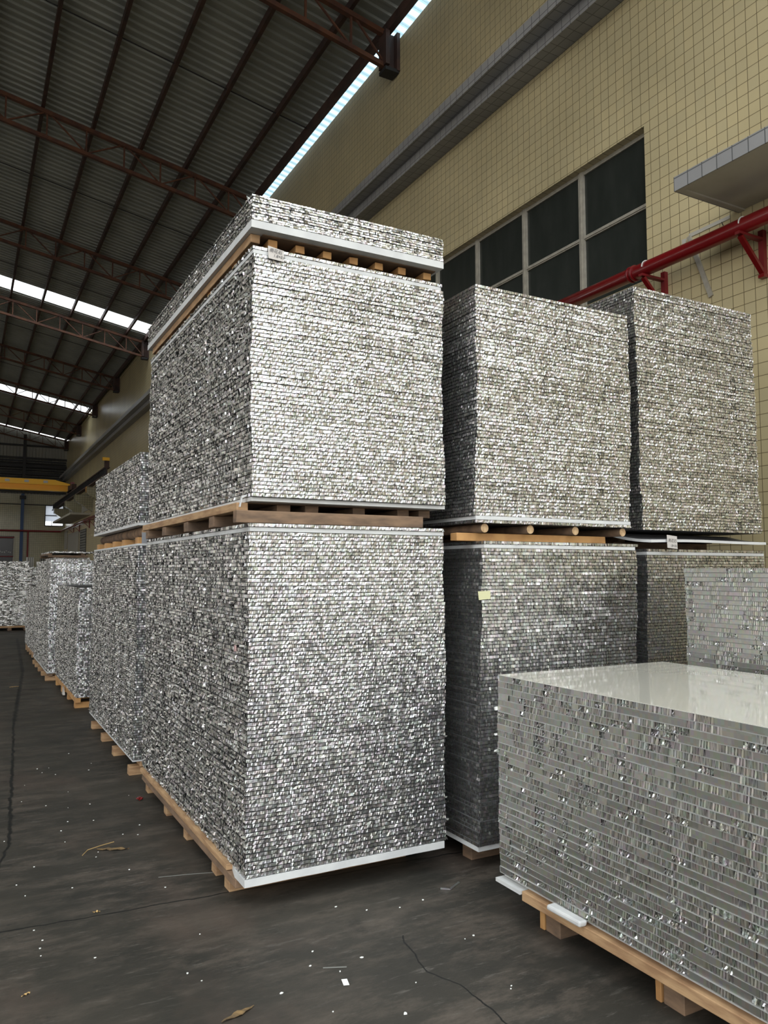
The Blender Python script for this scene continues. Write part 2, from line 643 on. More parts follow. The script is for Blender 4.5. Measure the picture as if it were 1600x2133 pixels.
def sheet(name, y0, y1, xa, xb, dz, m, rib=True):
    s = MB()
    yy = y0
    P = 0.215
    prof = []
    while yy < y1 - 1e-6:
        e = min(yy + P, y1)
        if rib and e - yy > 0.2:
            prof += [(yy, 0), (yy + .125, 0), (yy + .14, -.04), (yy + .175, -.04), (yy + .19, 0)]
        else:
            prof += [(yy, 0)]
        yy = e
    prof.append((y1, 0))
    for k in range(len(prof) - 1):
        (ya, za), (yb, zb) = prof[k], prof[k + 1]
        if yb - ya < 1e-6:
            continue
        s.quad((xa, ya, zt(xa) + dz + za), (xb, ya, zt(xb) + dz + za), (xb, yb, zt(xb) + dz + zb), (xa, yb, zt(xa) + dz + zb), m)
    return s


def merge(name, parts):
    r = MB()
    for p in parts:
        n = len(r.v)
        r.v += p.v
        for fc, mi in zip(p.f, p.m):
            r.f.append(tuple(i + n for i in fc))
            r.m.append(r.mi(p.mats[mi]))
    return r


DZ = 0.27
segs = [(R0, SKY[0][0]), (SKY[0][1], SKY[1][0]), (SKY[1][1], R1)]
parts = []
for a, b_ in segs:
    parts.append(sheet('s', a, b_, RIDGE, 6.16, DZ, M_SHEET))
    parts.append(sheet('s', a, b_, -18.6, RIDGE, DZ, M_SHEET))
# close the eave against the wall where the fibreglass strip stops
parts.append(sheet('s', 31.35, SKY[1][0], 6.16, 6.7, DZ, M_SHEET))
parts.append(sheet('s', SKY[1][1], R1, 6.16, 6.7, DZ, M_SHEET))
struct(merge('ceiling', parts).build('ceiling'))

for k, (a, b_) in enumerate(SKY):
    s = sheet('s', a, b_, 0.1, 6.25, DZ + .01, M_SKYL)
    s2 = sheet('s', a, b_, RIDGE, 0.1, DZ + .01, M_SKYLY)
    o = merge('skylight_strip', [s, s2]).build('skylight_strip')
    tag(o, ['glowing white fibreglass skylight strip across the roof, nearer of the two',
            'glowing white fibreglass skylight strip across the roof, farther of the two'][k], 'skylight')
s = sheet('s', R0, 31.2, 6.18, 6.75, DZ - .02, M_STRIP)
tag(s.build('eave_skylight'), 'long pale blue fibreglass strip between the roof edge and tiled wall top', 'skylight')

# purlins along the hall
PX = [-11.6, -10.5, -8.3, -7.25, -6.2, -5.15, -4.1, -3.05, -2.0, -0.95, 0.12, 1.18, 2.24, 3.3, 4.35, 5.4]
for x in PX:
    z = zt(x) + .15
    m_ = MB()
    m_.bar((x, R0, z), (x, R1, z), 0.07, 0.15, M_RUSTD)
    o = m_.build('roof_purlin')
    if x > 0:
        k = PX.index(x)
        nm = {10: 'sixth', 11: 'fifth', 12: 'fourth', 13: 'third', 14: 'second', 15: 'first'}[k]
        tag(o, 'dark brown steel purlin under the grey roof sheets, %s in from the eave beam' % nm, 'purlin', 'purlins of the roof slope')
    else:
        tag(o, 'dark brown steel purlin far up the roof slope beyond the left edge of view', 'purlin', 'purlins of the roof slope')
m_ = MB()
m_.bar((6.12, R0, 10.98), (6.12, R1, 10.98), 0.10, 0.18, M_RUSTD)
tag(m_.build('eave_beam'), 'dark brown eave beam along the pale blue strip by the tiled wall', 'beam')

# trusses
TY = [4.3, 11.17, 18.07, 24.8, 31.8, 38.5, 45.5, 52.4, 59.3]
NTH = ['overhead before the nearest visible truss', 'nearest to the camera, ending in a box on the wall',
       'second from the camera, ending behind the top stack', 'third from the camera',
       'fourth from the camera, lit tan by the skylight beside it', 'fifth from the camera', 'sixth from the camera',
       'seventh from the camera', 'last one, against the far gable']
for i, ty in enumerate(TY):
    lbl = 'rusty brown lattice roof truss, ' + NTH[i]
    T = empty('roof_truss', (6.1, ty, 10.3), lbl, 'truss', 'lattice trusses of the roof')
    mt = M_RUST
    a = MB()
    a.bar((RIDGE, ty, zt(RIDGE) + .02), (6.14, ty, zt(6.14) + .02), .09, .09, mt)
    a.bar((RIDGE, ty, zt(RIDGE) + .02), (-18.2, ty, zt(-18.2) + .02), .09, .09, mt)
    a.build('top_chord', T)
    a = MB()
    a.bar((RIDGE, ty, zt(RIDGE) - .56), (6.10, ty, zt(6.1) - .56), .08, .08, mt)
    a.bar((RIDGE, ty, zt(RIDGE) - .56), (-18.2, ty, zt(-18.2) - .56), .08, .08, mt)
    a.build('bottom_chord', T)
    xs = [5.42 - .83 * k for k in range(17)]
    for k, x in enumerate(xs):
        a = MB()
        a.bar((x, ty, zt(x)), (x, ty, zt(x) - .56), .035, .035, mt)
        a.build('post', T)
        xn = x - .83
        a = MB()
        if k % 2 == 0:
            a.bar((x, ty, zt(x) - .54), (xn + .06, ty, zt(xn)), .03, .03, mt)
        else:
            a.bar((x - .06, ty, zt(x)), (xn + .02, ty, zt(xn) - .54), .03, .03, mt)
        if k < 16:
            a.build('diagonal', T)
    a = MB()
    a.bar((5.5, ty, zt(5.5)), (6.08, ty, zt(6.05) - .53), .03, .03, mt)
    a.build('diagonal', T)
    a = MB()
    a.box((6.02, ty - .13, 10.28), (6.10, ty + .13, 10.90), M_RUSTD)
    a.box((6.10, ty - .02, 10.28), (6.24, ty + .02, 10.90), M_RUSTD)
    a.box((6.24, ty - .13, 10.22), (WX, ty + .13, 10.90), M_RUSTD)
    a.box((6.02, ty - .12, 10.18), (6.28, ty + .12, 10.24), M_DARK)
    a.build('end_bracket', T)

# sag rods, halfway between trusses, one run per bay between trusses
for i in range(len(TY) - 1):
    y = (TY[i] + TY[i + 1]) / 2
    m_ = MB()
    m_.bar((RIDGE, y, zt(RIDGE) + .12), (6.1, y, zt(6.1) + .12), .018, .018, M_DARK)
    o = m_.build('sag_rod')
    tag(o, 'thin dark rod under the purlins midway between trusses, %s' % (
        ['above the camera', 'bay beyond the nearest truss', 'bay beyond the second truss', 'bay before the skylit truss',
         'bay beyond the skylit truss', 'bay beyond the fifth truss', 'bay beyond the sixth truss', 'last bay by the gable'][i]),
        'rod', 'sag rods of the roof')

# ------------------------------------------------------------------ side window
win = MB()
FX = WX + .10
fw = .045
ys = [W0] + [W0 + 1.08 * k for k in range(1, 5)] + [W1]
win.box((FX, W0, WT - fw), (FX + .05, W1, WT), M_FRAME)
win.box((FX, W0, WB), (FX + .05, W1, WB + fw), M_FRAME)
win.box((FX, W0, 5.585), (FX + .05, W1, 5.64), M_FRAME)
win.box((FX - .012, W0, 5.60), (FX, W1, 5.615), M_FRAME)
for k, y in enumerate(ys):
    a = max(W0, y - .04)
    win.box((FX - .01, a, WB), (FX + .05, min(W1, a + .08), WT), M_FRAME)
    if 0 < k < 5:
        win.box((FX - .02, y - .008, WB), (FX - .01, y + .008, WT), M_FRAME)
fr = win.build('window_1')
struct(fr)
for k in range(5):
    for (za, zb) in ((WB + .045, 5.585), (5.64, WT - .045)):
        boxobj('pane', (FX + .02, ys[k] + .04, za), (FX + .03, ys[k + 1] - .04, zb), M_GLASS, fr)
        gk = MB()
        gk.box((FX + .008, ys[k] + .04, za), (FX + .02, ys[k] + .065, zb), M_FRAME)
        gk.build('sash_stile', fr)
# black slab added in place of an unseen dim room, keeps the panes dark
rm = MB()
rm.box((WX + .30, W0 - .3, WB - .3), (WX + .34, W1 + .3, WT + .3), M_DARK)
struct(rm.build('wall_dark_backing'))

# canopy slab over the doorway at the right
cn = empty('concrete_canopy', (5.9, 3.5, 5.01), 'plastered concrete canopy slab edged with grey tiles high at the right', 'canopy')
boxobj('slab', (5.44, 1.2, 5.016), (WX, 4.59, 5.12), M_PLASTER, cn)
t = MB()
t.box((5.425, 1.2, 5.0), (5.44, 4.605, 5.13), M_GREYT)
t.box((5.44, 4.59, 5.0), (WX, 4.605, 5.13), M_GREYT)
t.box((5.44, 1.2, 5.0), (5.49, 4.59, 5.016), M_PLASTER)
t.box((5.49, 4.54, 5.0), (WX, 4.59, 5.016), M_PLASTER)
t.build('tile_edge', cn)

# red fire pipe and its brackets
PXX = 6.03
cv = [(PXX, 1.5, 4.725), (PXX, 9.0, 4.725), (PXX, 59.45, 4.42)]
FP = empty('fire_pipe', (PXX, 9, 4.725), 'thick red fire pipe running along the tiled side wall on brackets', 'pipe')
a = MB()
a.tube(cv[0], cv[1], .073, M_REDP, 20)
a.tube(cv[1], cv[2], .073, M_REDP, 20)
a.build('pipe_run', FP, smooth=True)
for y in (5.66, 11.0):
    a = MB()
    a.tube((PXX, y - .03, 4.725), (PXX, y - .01, 4.725), .086, M_REDP, 20)
    a.tube((PXX, y + .02, 4.725), (PXX, y + .04, 4.725), .086, M_REDP, 20)
    a.build('coupling', FP, smooth=True)
for k, y in enumerate([4.36, 5.48, 9.4, 14, 20, 26, 32, 38, 43, 45.3, 47.3, 51.7, 54.6]):
    far = y > 30
    zc = 4.725 if y < 9 else 4.725 - (y - 9) * .305 / 50.6
    lb = {4.36: 'dark red triangular pipe bracket on the tiles beside the canopy', 5.48: 'dark red pipe bracket half hidden behind the rear right stack'}.get(
        y, 'small dark red triangular bracket under the pipe far along the side wall')
    B = empty('pipe_bracket', (WX, y, zc - .3), lb, 'bracket', 'brackets of the red pipe')
    a = MB()
    a.box((WX - .05, y - .025, zc - .42), (WX, y + .025, zc - .0), M_REDD)
    a.box((WX - .06, y - .03, zc - .44), (WX, y + .03, zc - .41), M_REDP)
    a.build('wall_plate', B)
    a = MB()
    a.box((5.93, y - .025, zc - .10), (WX - .05, y + .025, zc - .076), M_REDD)
    a.build('arm', B)
    a = MB()
    a.bar((5.97, y, zc - .11), (WX - .03, y, zc - .40), .045, .03, M_REDP)
    a.build('brace', B)
    a = MB()
    for q in range(12):
        t0, t1 = math.pi * (q / 12.0) * 1.1, math.pi * ((q + 1) / 12.0) * 1.1
        rr = .079
        a.bar((PXX - rr * math.cos(t0), y, zc + rr * math.sin(t0)), (PXX - rr * math.cos(t1), y, zc + rr * math.sin(t1)), .008, .008, M_WHITE if not far else M_REDD, up=(0, 1, 0))
    a.build('u_bolt', B)

# wall remnants below the canopy: thin steel strip, ragged patch of stripped tiles, holes
m_ = MB()
m_.bar((WX - .012, 5.17, 4.99), (WX - .012, 4.93, 4.30), .045, .02, M_FRAME, up=(1, 0, 0))
tag(m_.build('steel_strip'), 'pale worn steel strip leaning down the tiled wall behind the red pipe', 'strip')
m_ = MB()
m_.box((WX - .008, 4.70, 4.985), (WX, 5.17, 5.02), M_PLASTER, .004)
m_.box((WX - .008, 5.21, 4.80), (WX - .001, 5.26, 4.99), M_PLASTER, .003)
tag(m_.build('mortar_smear'), 'rough grey mortar smear on the tiles left of the canopy corner', 'mortar')
m_ = MB()
m_.box((WX - .03, 4.74, 4.82), (WX - .002, 4.79, 4.88), M_DARK, .01)
m_.bar((WX - .02, 4.80, 4.86), (WX - .02, 4.83, 4.78), .012, .012, M_DARK)
m_.bar((WX - .02, 4.75, 4.9), (WX - .02, 4.78, 4.98), .006, .006, M_DARK)
tag(m_.build('cut_cable_end'), 'black cut cable end poking from the tiles above the red pipe', 'cable')

# ------------------------------------------------------------------ crane, rail and far wall fittings
CY = 49.36
K = empty('overhead_crane', (5.0, CY, 6.6), 'yellow overhead travelling crane beam across the far hall', 'crane')
m_ = MB()
m_.box((-17.8, CY + .15, 6.36), (5.3, CY + .2, 6.68), M_YEL)
m_.prism([(-17.9, 6.66), (5.28, 6.66), (5.45, 6.68), (5.45, 6.74), (4.55, 6.97), (-17.9, 6.97)], 1, CY, CY + .35, M_YEL)
m_.build('girder', K)
boxobj('lower_flange', (-17.9, CY - .07, 6.30), (5.25, CY + .42, 6.36), M_YEL, K)
for k in range(4):
    x = 4.05 - 1.02 * k
    boxobj('painted_mark', (x - .12, CY - .004, 6.76), (x + .12, CY, 6.9), M_PAPER, K)
m_ = MB()
m_.box((5.36, CY - 1.2, 6.38), (5.62, CY + 1.5, 6.66), M_RUSTD)
m_.box((5.38, CY - .5, 6.66), (5.58, CY - .1, 6.84), M_REDP)
for yy in (-.9, 1.2):
    m_.tube((5.40, CY + yy, 6.38), (5.60, CY + yy, 6.38), .1, M_DARK, 14)
m_.build('end_carriage', K)

RL = empty('crane_rail', (5.5, 48, 6.2), 'dark steel crane runway beam carried on corbels along the side wall', 'rail')
m_ = MB()
m_.box((5.38, 36.3, 6.22), (5.62, 59.9, 6.27), M_RUSTD)
m_.box((5.48, 36.3, 5.93), (5.52, 59.9, 6.22), M_RUSTD)
m_.box((5.38, 36.3, 5.88), (5.62, 59.9, 5.93), M_RUSTD)
for k in range(48):
    y = 36.4 + .49 * k
    m_.box((5.40, y, 5.93), (5.48, y + .03, 6.22), M_DARK)
m_.build('runway_beam', RL)
m_ = MB()
m_.box((5.40, 36.35, 6.27), (5.6, 36.5, 6.62), M_RUSTD)
m_.box((5.30, 36.30, 6.56), (5.6, 36.42, 6.70), M_YEL)
m_.build('end_stop', RL)

for k, y in enumerate([36.9, 41.5, 46.2, 50.9, 57.6]):
    m_ = MB()
    m_.prism([(WX - .002, 4.95), (WX - .002, 5.88), (5.33, 5.88), (5.33, 5.55)], 1, y, y + .55, M_WALLX)
    tag(m_.build('corbel'), 'tiled wedge shaped corbel carrying the crane rail, %s' % ['nearest to the stacks', 'second from the stacks', 'middle one of the far run', 'above the far small canopy', 'last before the end wall'][k],
        'corbel', 'corbels under the crane rail')

m_ = MB()
m_.prism([(47.0, 4.8), (57.0, 4.8), (57.0, 4.92), (47.0, 4.92)], 0, 5.2, WX - .002, M_PLASTER)
tag(m_.build('concrete_canopy'), 'thin grey concrete canopy far off under the crane rail', 'canopy')

# ribbed shutters and louvre panels on the far side wall
for k, (y0, y1, z0, z1, lb) in enumerate(((58.2, 59.6, 3.1, 4.35, 'pale ribbed panel under the red pipe beside the far corner'),
                                          (51.8, 57.2, 5.15, 5.9, 'grey ribbed louvre panel between the far corbels'),
                                          (47.1, 50.6, 5.15, 5.9, 'grey ribbed louvre panel left of the nearer far corbel'),
                                          (48.6, 51.2, 0.0, 4.1, 'dark roller shutter in the far side wall below the pipe'),
                                          (52.0, 57.4, 2.6, 4.1, 'grey panelled shutter window between roller shutter and end wall'))):
    m_ = MB()
    mm = M_LOUV if k != 3 else M_CABG
    n = int((y1 - y0) / .16)
    if k == 3:
        m_.box((WX - .03, y0, z0), (WX - .002, y1, z1), M_DARK)
        for q in range(26):
            z = z0 + (z1 - z0) * q / 26
            m_.box((WX - .06, y0, z), (WX - .03, y1, z + .11), mm)
    else:
        m_.box((WX - .03, y0, z0), (WX - .002, y1, z1), M_CABG)
        for q in range(n):
            y = y0 + (y1 - y0) * q / n
            m_.box((WX - .07, y, z0), (WX - .03, y + .09, z1), mm)
    tag(m_.build('shutter_panel'), lb, 'shutter')

# end wall fittings
W2 = MB()
for (p0, p1) in (((4.94, YE - .02, 6.22), (6.2, YE + .06, 6.27)), ((4.94, YE - .02, 4.76), (6.2, YE + .06, 4.82)), ((4.94, YE - .02, 4.8), (4.99, YE + .06, 6.24)),
                 ((6.15, YE - .02, 4.8), (6.2, YE + .06, 6.24)), ((4.99, YE - .02, 5.5), (6.15, YE + .06, 5.56)), ((5.4, YE, 4.82), (5.43, YE + .05, 5.12))):
    W2.box(p0, p1, M_DARK)
wf = struct(W2.build('window_2'))
boxobj('pane', (4.99, YE + .02, 5.56), (6.15, YE + .03, 6.22), M_WGLASS, wf)
boxobj('pane', (4.99, YE + .02, 5.12), (6.15, YE + .03, 5.5), M_WGLASS, wf)
boxobj('pane', (4.99, YE + .02, 4.82), (6.15, YE + .03, 5.12), M_SKYL, wf)

D = MB()
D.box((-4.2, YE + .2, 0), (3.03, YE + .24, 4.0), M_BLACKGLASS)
D.box((-4.2, YE - .05, 3.86), (3.03, YE + .02, 3.96), M_REDD)
D.box((-4.2, YE - .05, 2.55), (3.0, YE + .02, 2.62), M_REDD)
D.box((2.96, YE - .05, 0), (3.03, YE + .02, 3.9), M_FRAME)
dd = struct(D.build('door_1'))
m_ = MB()
rr = random.Random(3)
for k in range(7):
    x = 2.0 + k * .13 + rr.uniform(-.03, .03)
    m_.bar((x, YE + .17, 2.85 + rr.uniform(0, .15)), (x + rr.uniform(.03, .09), YE + .17, 2.8 + rr.uniform(0, .2)), .02, .025, M_WHITE)
m_.build('chalk_scrawl', dd)

col = empty('end_wall_column', (3.62, YE - .3, 0), 'slim column on the end wall, blue below and black above the crane', 'column')
boxobj('lower_shaft', (3.36, YE - .32, 0), (3.56, YE - .1, 7.0), M_BLUE, col)
boxobj('upper_shaft', (3.38, YE - .42, 7.0), (3.58, YE - .24, 11.2), M_DARK, col)
boxobj('head_plate', (3.28, YE - .45, 6.62), (3.66, YE - .08, 6.86), M_DARK, col)
m_ = MB()
m_.tube((-10, YE - .45, 4.40), (6.0, YE - .45, 4.38), .065, M_REDD, 10)
tag(m_.build('red_pipe'), 'dark red horizontal pipe across the tiled end wall', 'pipe')
m_ = MB()
m_.tube((3.86, YE - .45, 0), (3.86, YE - .45, 4.325), .055, M_REDD, 10)
tag(m_.build('red_drop_pipe'), 'dark red vertical pipe right of the blue column', 'pipe')
m_ = MB()
m_.tube((-10, YE - .06, 6.30), (5.9, YE - .06, 6.26), .03, M_DARK, 8)
tag(m_.build('thin_conduit'), 'thin black conduit across the end wall under the crane', 'conduit')
m_ = MB()
m_.box((4.72, YE - .06, 2.1), (5.6, YE, 2.74), M_DARK)
for k in range(7):
    m_.box((4.76 + k * .12, YE - .09, 2.1), (4.79 + k * .12, YE - .06, 2.72), M_PAPER)
tag(m_.build('vent_grille'), 'small dark barred vent grille low on the end wall', 'vent')
CB = empty('ribbed_cabinet', (1.79, 26.4, 0), 'small grey ribbed cabinet top behind the cross stack at the hall end', 'cabinet')
boxobj('cabinet_body', (1.69, 26.2, 0), (1.89, 26.5, 2.04), M_CABG, CB)
m_ = MB()
for k in range(4):
    m_.box((1.695 + .055 * k, 26.16, 1.2), (1.715 + .055 * k, 26.2, 2.03), M_LOUV)
m_.build('front_ribs', CB)


# ------------------------------------------------------------------ honeycomb panels
def edge(mb, o, dx, dy, L, h, style, rng, fine=1.0):
    """row of cut foil facets: starts at o=(x,y), runs along (dx,dy), outward normal (dy,-dx)"""
    nx, ny = dy, -dx
    z0, z1 = 0.0016, h - 0.0016
    zz = z1 - z0

    def facet(s, w, ty, tz, off, m, a=z0, c=z1, tw=0.0):
        # ty: turn about the vertical, tz: lean, tw: twist
        e = []
        for (u, v) in ((0, 0), (1, 0), (1, 1), (0, 1)):
            k = off + (u - .5) * w * ty + (v - .5) * zz * tz + (u - .5) * (v - .5) * tw * 0.01
            ss = s + u * w
            e.append((o[0] + dx * ss + nx * k, o[1] + dy * ss + ny * k, a + (c - a) * v))
        mb.quad(*e, m)
    s = 0.0
    by = 0.0
    while s < L - 1e-4:
        by = .93 * by + rng.gauss(0, .022)
        if style == 'cell':
            w_ = rng.uniform(.0075, .0125) * fine
            if rng.random() < .06:
                w_ *= 2.2
            w_ = min(w_, L - s)
            g_ = 0.001
            a = z0 + (rng.uniform(0, .003) if rng.random() < .3 else 0)
            facet(s + g_, w_ - g_, by + rng.gauss(0, .11), rng.gauss(0, .09), rng.uniform(-.002, .001), M_FOIL, a, z1, rng.gauss(0, .3))
            s += w_
        elif style == 'crush':
            w_ = min(rng.choice((.005, .007, .009, .012, .016, .022, .035)) * rng.uniform(.8, 1.3) * fine, L - s)
            q = rng.random()
            if q < .42:
                facet(s, w_, rng.gauss(0, .13), rng.gauss(0, .10), rng.uniform(-.003, .001), M_FOILD)
            elif q < .84:
                # folded foil: two leaning strips
                k = rng.uniform(.3, .7) * zz
                t = rng.gauss(0, .22)
                facet(s, w_, rng.gauss(0, .22), t, 0, M_FOIL, z0, z0 + k)
                facet(s, w_, rng.gauss(0, .22), -t, 0, M_FOILD, z0 + k, z1)
            else:
                n = max(1, int(w_ / .006))
                for i in range(n):
                    facet(s + i * w_ / n, w_ / n, rng.gauss(0, .55), rng.gauss(0, .45), rng.uniform(-.003, .002), M_FOIL)
            s += w_
        else:  # 'groove': long straight runs broken by fine corrugation and torn tufts
            q = rng.random()
            if q < .34:
                w_ = min(rng.uniform(.03, .13) * fine, L - s)
                facet(s, w_, rng.gauss(0, .02), rng.gauss(0, .035), rng.uniform(-.003, 0), M_FOILG)
            elif q < .72:
                w_ = min(rng.uniform(.05, .16) * fine, L - s)
                n = max(2, int(w_ / (.006 * fine)))
                for i in range(n):
                    facet(s + i * w_ / n, w_ / n * .93, (.22 if i % 2 else -.2) + rng.gauss(0, .07), rng.gauss(0, .08), -.001, M_FOILG)
            else:
                w_ = min(rng.uniform(.01, .07) * fine, L - s)
                n = max(1, int(w_ / (.0045 * fine)))
                for i in range(n):
                    a = z0 + rng.uniform(0, .5) * zz
                    facet(s + i * w_ / n, w_ / n, rng.gauss(0, .5), rng.gauss(0, .5), rng.uniform(-.002, .003), M_FOIL, a, min(z1, a + zz * rng.uniform(.12, .5)))
                    facet(s + i * w_ / n, w_ / n, rng.gauss(0, .2), rng.gauss(0, .2), -.004, M_FOILG)
            s += w_


def panel_mb(w_, l_, t_, seed, styles=('cell', 'crush'), fine=1.0, skin=None, back=3.0):
    """local frame: origin at the front left bottom corner; front faces -y, left side faces -x"""
    rng = random.Random(seed)
    mb = MB()
    e = .006
    mb.box((e, e, .0005), (w_ - e, l_ - e, t_ - .0005), M_CORESHADE)
    s_ = skin or M_SKINSHADE
    k = .003 if skin is None else -.0005
    mb.box((k, k, 0), (w_ - k, l_ - k, .0012), s_)
    mb.box((k, k, t_ - .0012), (w_ - k, l_ - k, t_), s_)
    edge(mb, (0, 0), 1, 0, w_, t_, styles[0], rng, fine)
    edge(mb, (0, l_), 0, -1, l_, t_, styles[1], rng, fine)
    edge(mb, (w_, 0), 0, 1, l_, t_, styles[1], rng, fine * back)
    edge(mb, (w_, l_), -1, 0, w_, t_, styles[0], rng, fine * back)
    return mb


def drift(n, rng, amp=.0035, slow=.006):
    """slow wander plus small jitter of a pile, layer by layer"""
    ph = [rng.uniform(0, 6.28) for _ in range(4)]
    out = []
    for i in range(n):
        out.append((slow * math.sin(i * .11 + ph[0]) + slow * .5 * math.sin(i * .37 + ph[1]) + rng.uniform(-amp, amp),
                    slow * math.sin(i * .09 + ph[2]) + slow * .5 * math.sin(i * .41 + ph[3]) + rng.uniform(-amp, amp)))
    return out


VAR = {}
ORD = ['first', 'second', 'third', 'fourth', 'fifth', 'sixth', 'seventh', 'eighth', 'ninth', 'tenth']


def variants(key, w_, l_, t_, styles, fine=1.0, skin=None, n=30):
    if key not in VAR:
        VAR[key] = [panel_mb(w_, l_, t_, hash_seed(key) + i, styles, fine, skin) for i in range(n)]
    return VAR[key]


def hash_seed(s):
    return sum((i + 1) * ord(c) for i, c in enumerate(s))


def pile(key, x0, y0, z0, w_, l_, pitch, n, label, group, styles=('cell', 'crush'), fine=1.0, skin=None, lean=(0, 0), seed=1, slow=.005,
         toplabel=None, skip=()):
    """every panel of the pile is an object of its own; returns z of the top"""
    t_ = pitch - .0004
    vs = variants(key, w_, l_, t_, styles, fine, skin)
    mes = []
    for i, v in enumerate(vs):
        if not isinstance(v, MB):
            mes.append(v)
        else:
            mes.append(v.mesh('honeycomb_panel'))
    rng = random.Random(seed)
    dr = drift(n, rng, slow=slow)
    last = -1
    for i in range(n):
        k = rng.randrange(len(mes))
        if k == last:
            k = (k + 1) % len(mes)
        last = k
        o = bpy.data.objects.new('honeycomb_panel', mes[k])
        COL.objects.link(o)
        o.location = (x0 + dr[i][0] + lean[0] * i / n, y0 + dr[i][1] + lean[1] * i / n, z0 + pitch * i)
        lb = label
        if n > 1:
            j = n - 1 - i
            if i < 9 and not (n <= 12 and i >= 6):
                lb = label.replace('panel ', 'panel, %s up from the bottom, ' % ORD[i], 1)
            elif j < 9:
                lb = label.replace('panel ', 'panel, %s from the top, ' % ORD[j], 1)
            else:
                lb = label.replace('panel ', 'panel mid height ', 1)
        tag(o, lb, 'panel', group)
    return z0 + pitch * n


def rest(key, x0, y0, z0, w_, l_, pitch, n, label, styles=('cell', 'crush'), fine=1.0, skin=None, lean=(0, 0), seed=1, slow=.005, name='honeycomb_panel_pile'):
    """the remaining piles: countless thin panels merged into one mesh per pile"""
    t_ = pitch - .0004
    vs = variants(key, w_, l_, t_, styles, fine, skin)
    rng = random.Random(seed)
    dr = drift(n, rng, slow=slow)
    V, Fc, Mi, base = [], [], [], 0
    mats = []
    last = -1
    for i in range(n):
        k = rng.randrange(len(vs))
        if k == last:
            k = (k + 1) % len(vs)
        last = k
        v = vs[k]
        for m in v.mats:
            if m not in mats:
                mats.append(m)
        remap = np.array([mats.index(m) for m in v.mats])
        a = np.array(v.v, dtype=np.float32) + np.array((x0 + dr[i][0] + lean[0] * i / n, y0 + dr[i][1] + lean[1] * i / n, z0 + pitch * i), dtype=np.float32)
        V.append(a)
        Fc.append(np.array(v.f, dtype=np.int32) + base)
        Mi.append(remap[np.array(v.m)])
        base += len(a)
    V = np.concatenate(V)
    Fc = np.concatenate(Fc)
    Mi = np.concatenate(Mi)
    me = bpy.data.meshes.new(name)
    me.vertices.add(len(V))
    me.vertices.foreach_set('co', V.ravel())
    me.loops.add(Fc.size)
    me.loops.foreach_set('vertex_index', Fc.ravel())
    me.polygons.add(len(Fc))
    me.polygons.foreach_set('loop_start', np.arange(0, Fc.size, 4, dtype=np.int32))
    for m in mats:
        me.materials.append(m)
    me.polygons.foreach_set('material_index', Mi.astype(np.int32))
    me.update(calc_edges=True)
    me.validate()
    o = bpy.data.objects.new(name, me)
    COL.objects.link(o)
    tag(o, label, 'panel pile', None, 'stuff')
    return z0 + pitch * n


def board(x0, y0, z0, x1, y1, t_, label, name='foam_board', m=M_BOARD, bow=0.0, seed=0, notch=None):
    """thin white board with a slightly wavy lie and rounded corners"""
    rng = random.Random(seed)
    mb = MB()
    NX, NY = 12, 16
    ph = rng.uniform(0, 6)
    top, bot = [], []
    for j in range(NY + 1):
        for i in range(NX + 1):
            x = x0 + (x1 - x0) * i / NX
            y = y0 + (y1 - y0) * j / NY
            if notch and y > notch[0]:
                x = max(x, notch[1])
            edgef = min(i, NX - i, 1) * 0 + (1 if i in (0, NX) or j in (0, NY) else 0)
            dz = -bow * abs(math.sin(i * .9 + ph + j * .6)) * edgef
            top.append((x, y, z0 + t_))
            bot.append((x, y, z0 + dz))
    mb.v = top + bot
    n = len(top)
    mm = mb.mi(m)
    for j in range(NY):
        for i in range(NX):
            a = j * (NX + 1) + i
            mb.f.append((a, a + 1, a + NX + 2, a + NX + 1))
            mb.f.append((n + a, n + a + NX + 1, n + a + NX + 2, n + a + 1))
            mb.m += [mm, mm]
    ring = [i for i in range(NX + 1)] + [j * (NX + 1) + NX for j in range(1, NY + 1)] + [NY * (NX + 1) + i for i in range(NX - 1, -1, -1)] + [j * (NX + 1) for j in range(NY - 1, 0, -1)]
    for q in range(len(ring)):
        a, c = ring[q], ring[(q + 1) % len(ring)]
        mb.f.append((a, n + a, n + c, c))
        mb.m.append(mm)
    return tag(mb.build(name), label, 'board')


def pallet(label, zb, yb, rails, cross, logs=(), wood=M_WOOD, loc=None, deck=None):
    """rails: list of (x0,x1,y0,y1,z0,z1) running along y; cross: same, running along x; logs: (x, y0, y1, z, r)"""
    P = empty('timber_pallet', loc or (0, 0, 0), label, 'pallet')
    for r in rails:
        boxobj('rail', (r[0], r[2], r[4]), (r[1], r[3], r[5]), r[6] if len(r) > 6 else wood, P, .003, .0015)
    for r in cross:
        boxobj('cross_beam', (r[0], r[2], r[4]), (r[1], r[3], r[5]), r[6] if len(r) > 6 else wood, P, .003, .0015)
    for (x, y0, y1, z, rad) in logs:
        m_ = MB()
        m_.tube((x, y0, z), (x + .02, y1, z), rad, M_BARK, 14, rad * .93, M_ENDG)
        m_.build('log_pole', P, smooth=True)
    if deck:
        boxobj('deck_sheet', (deck[0], deck[2], deck[4]), (deck[1], deck[3], deck[5]), M_WOODD, P)
    return P


PW, PL, PT = 1.145, 2.46, .0195

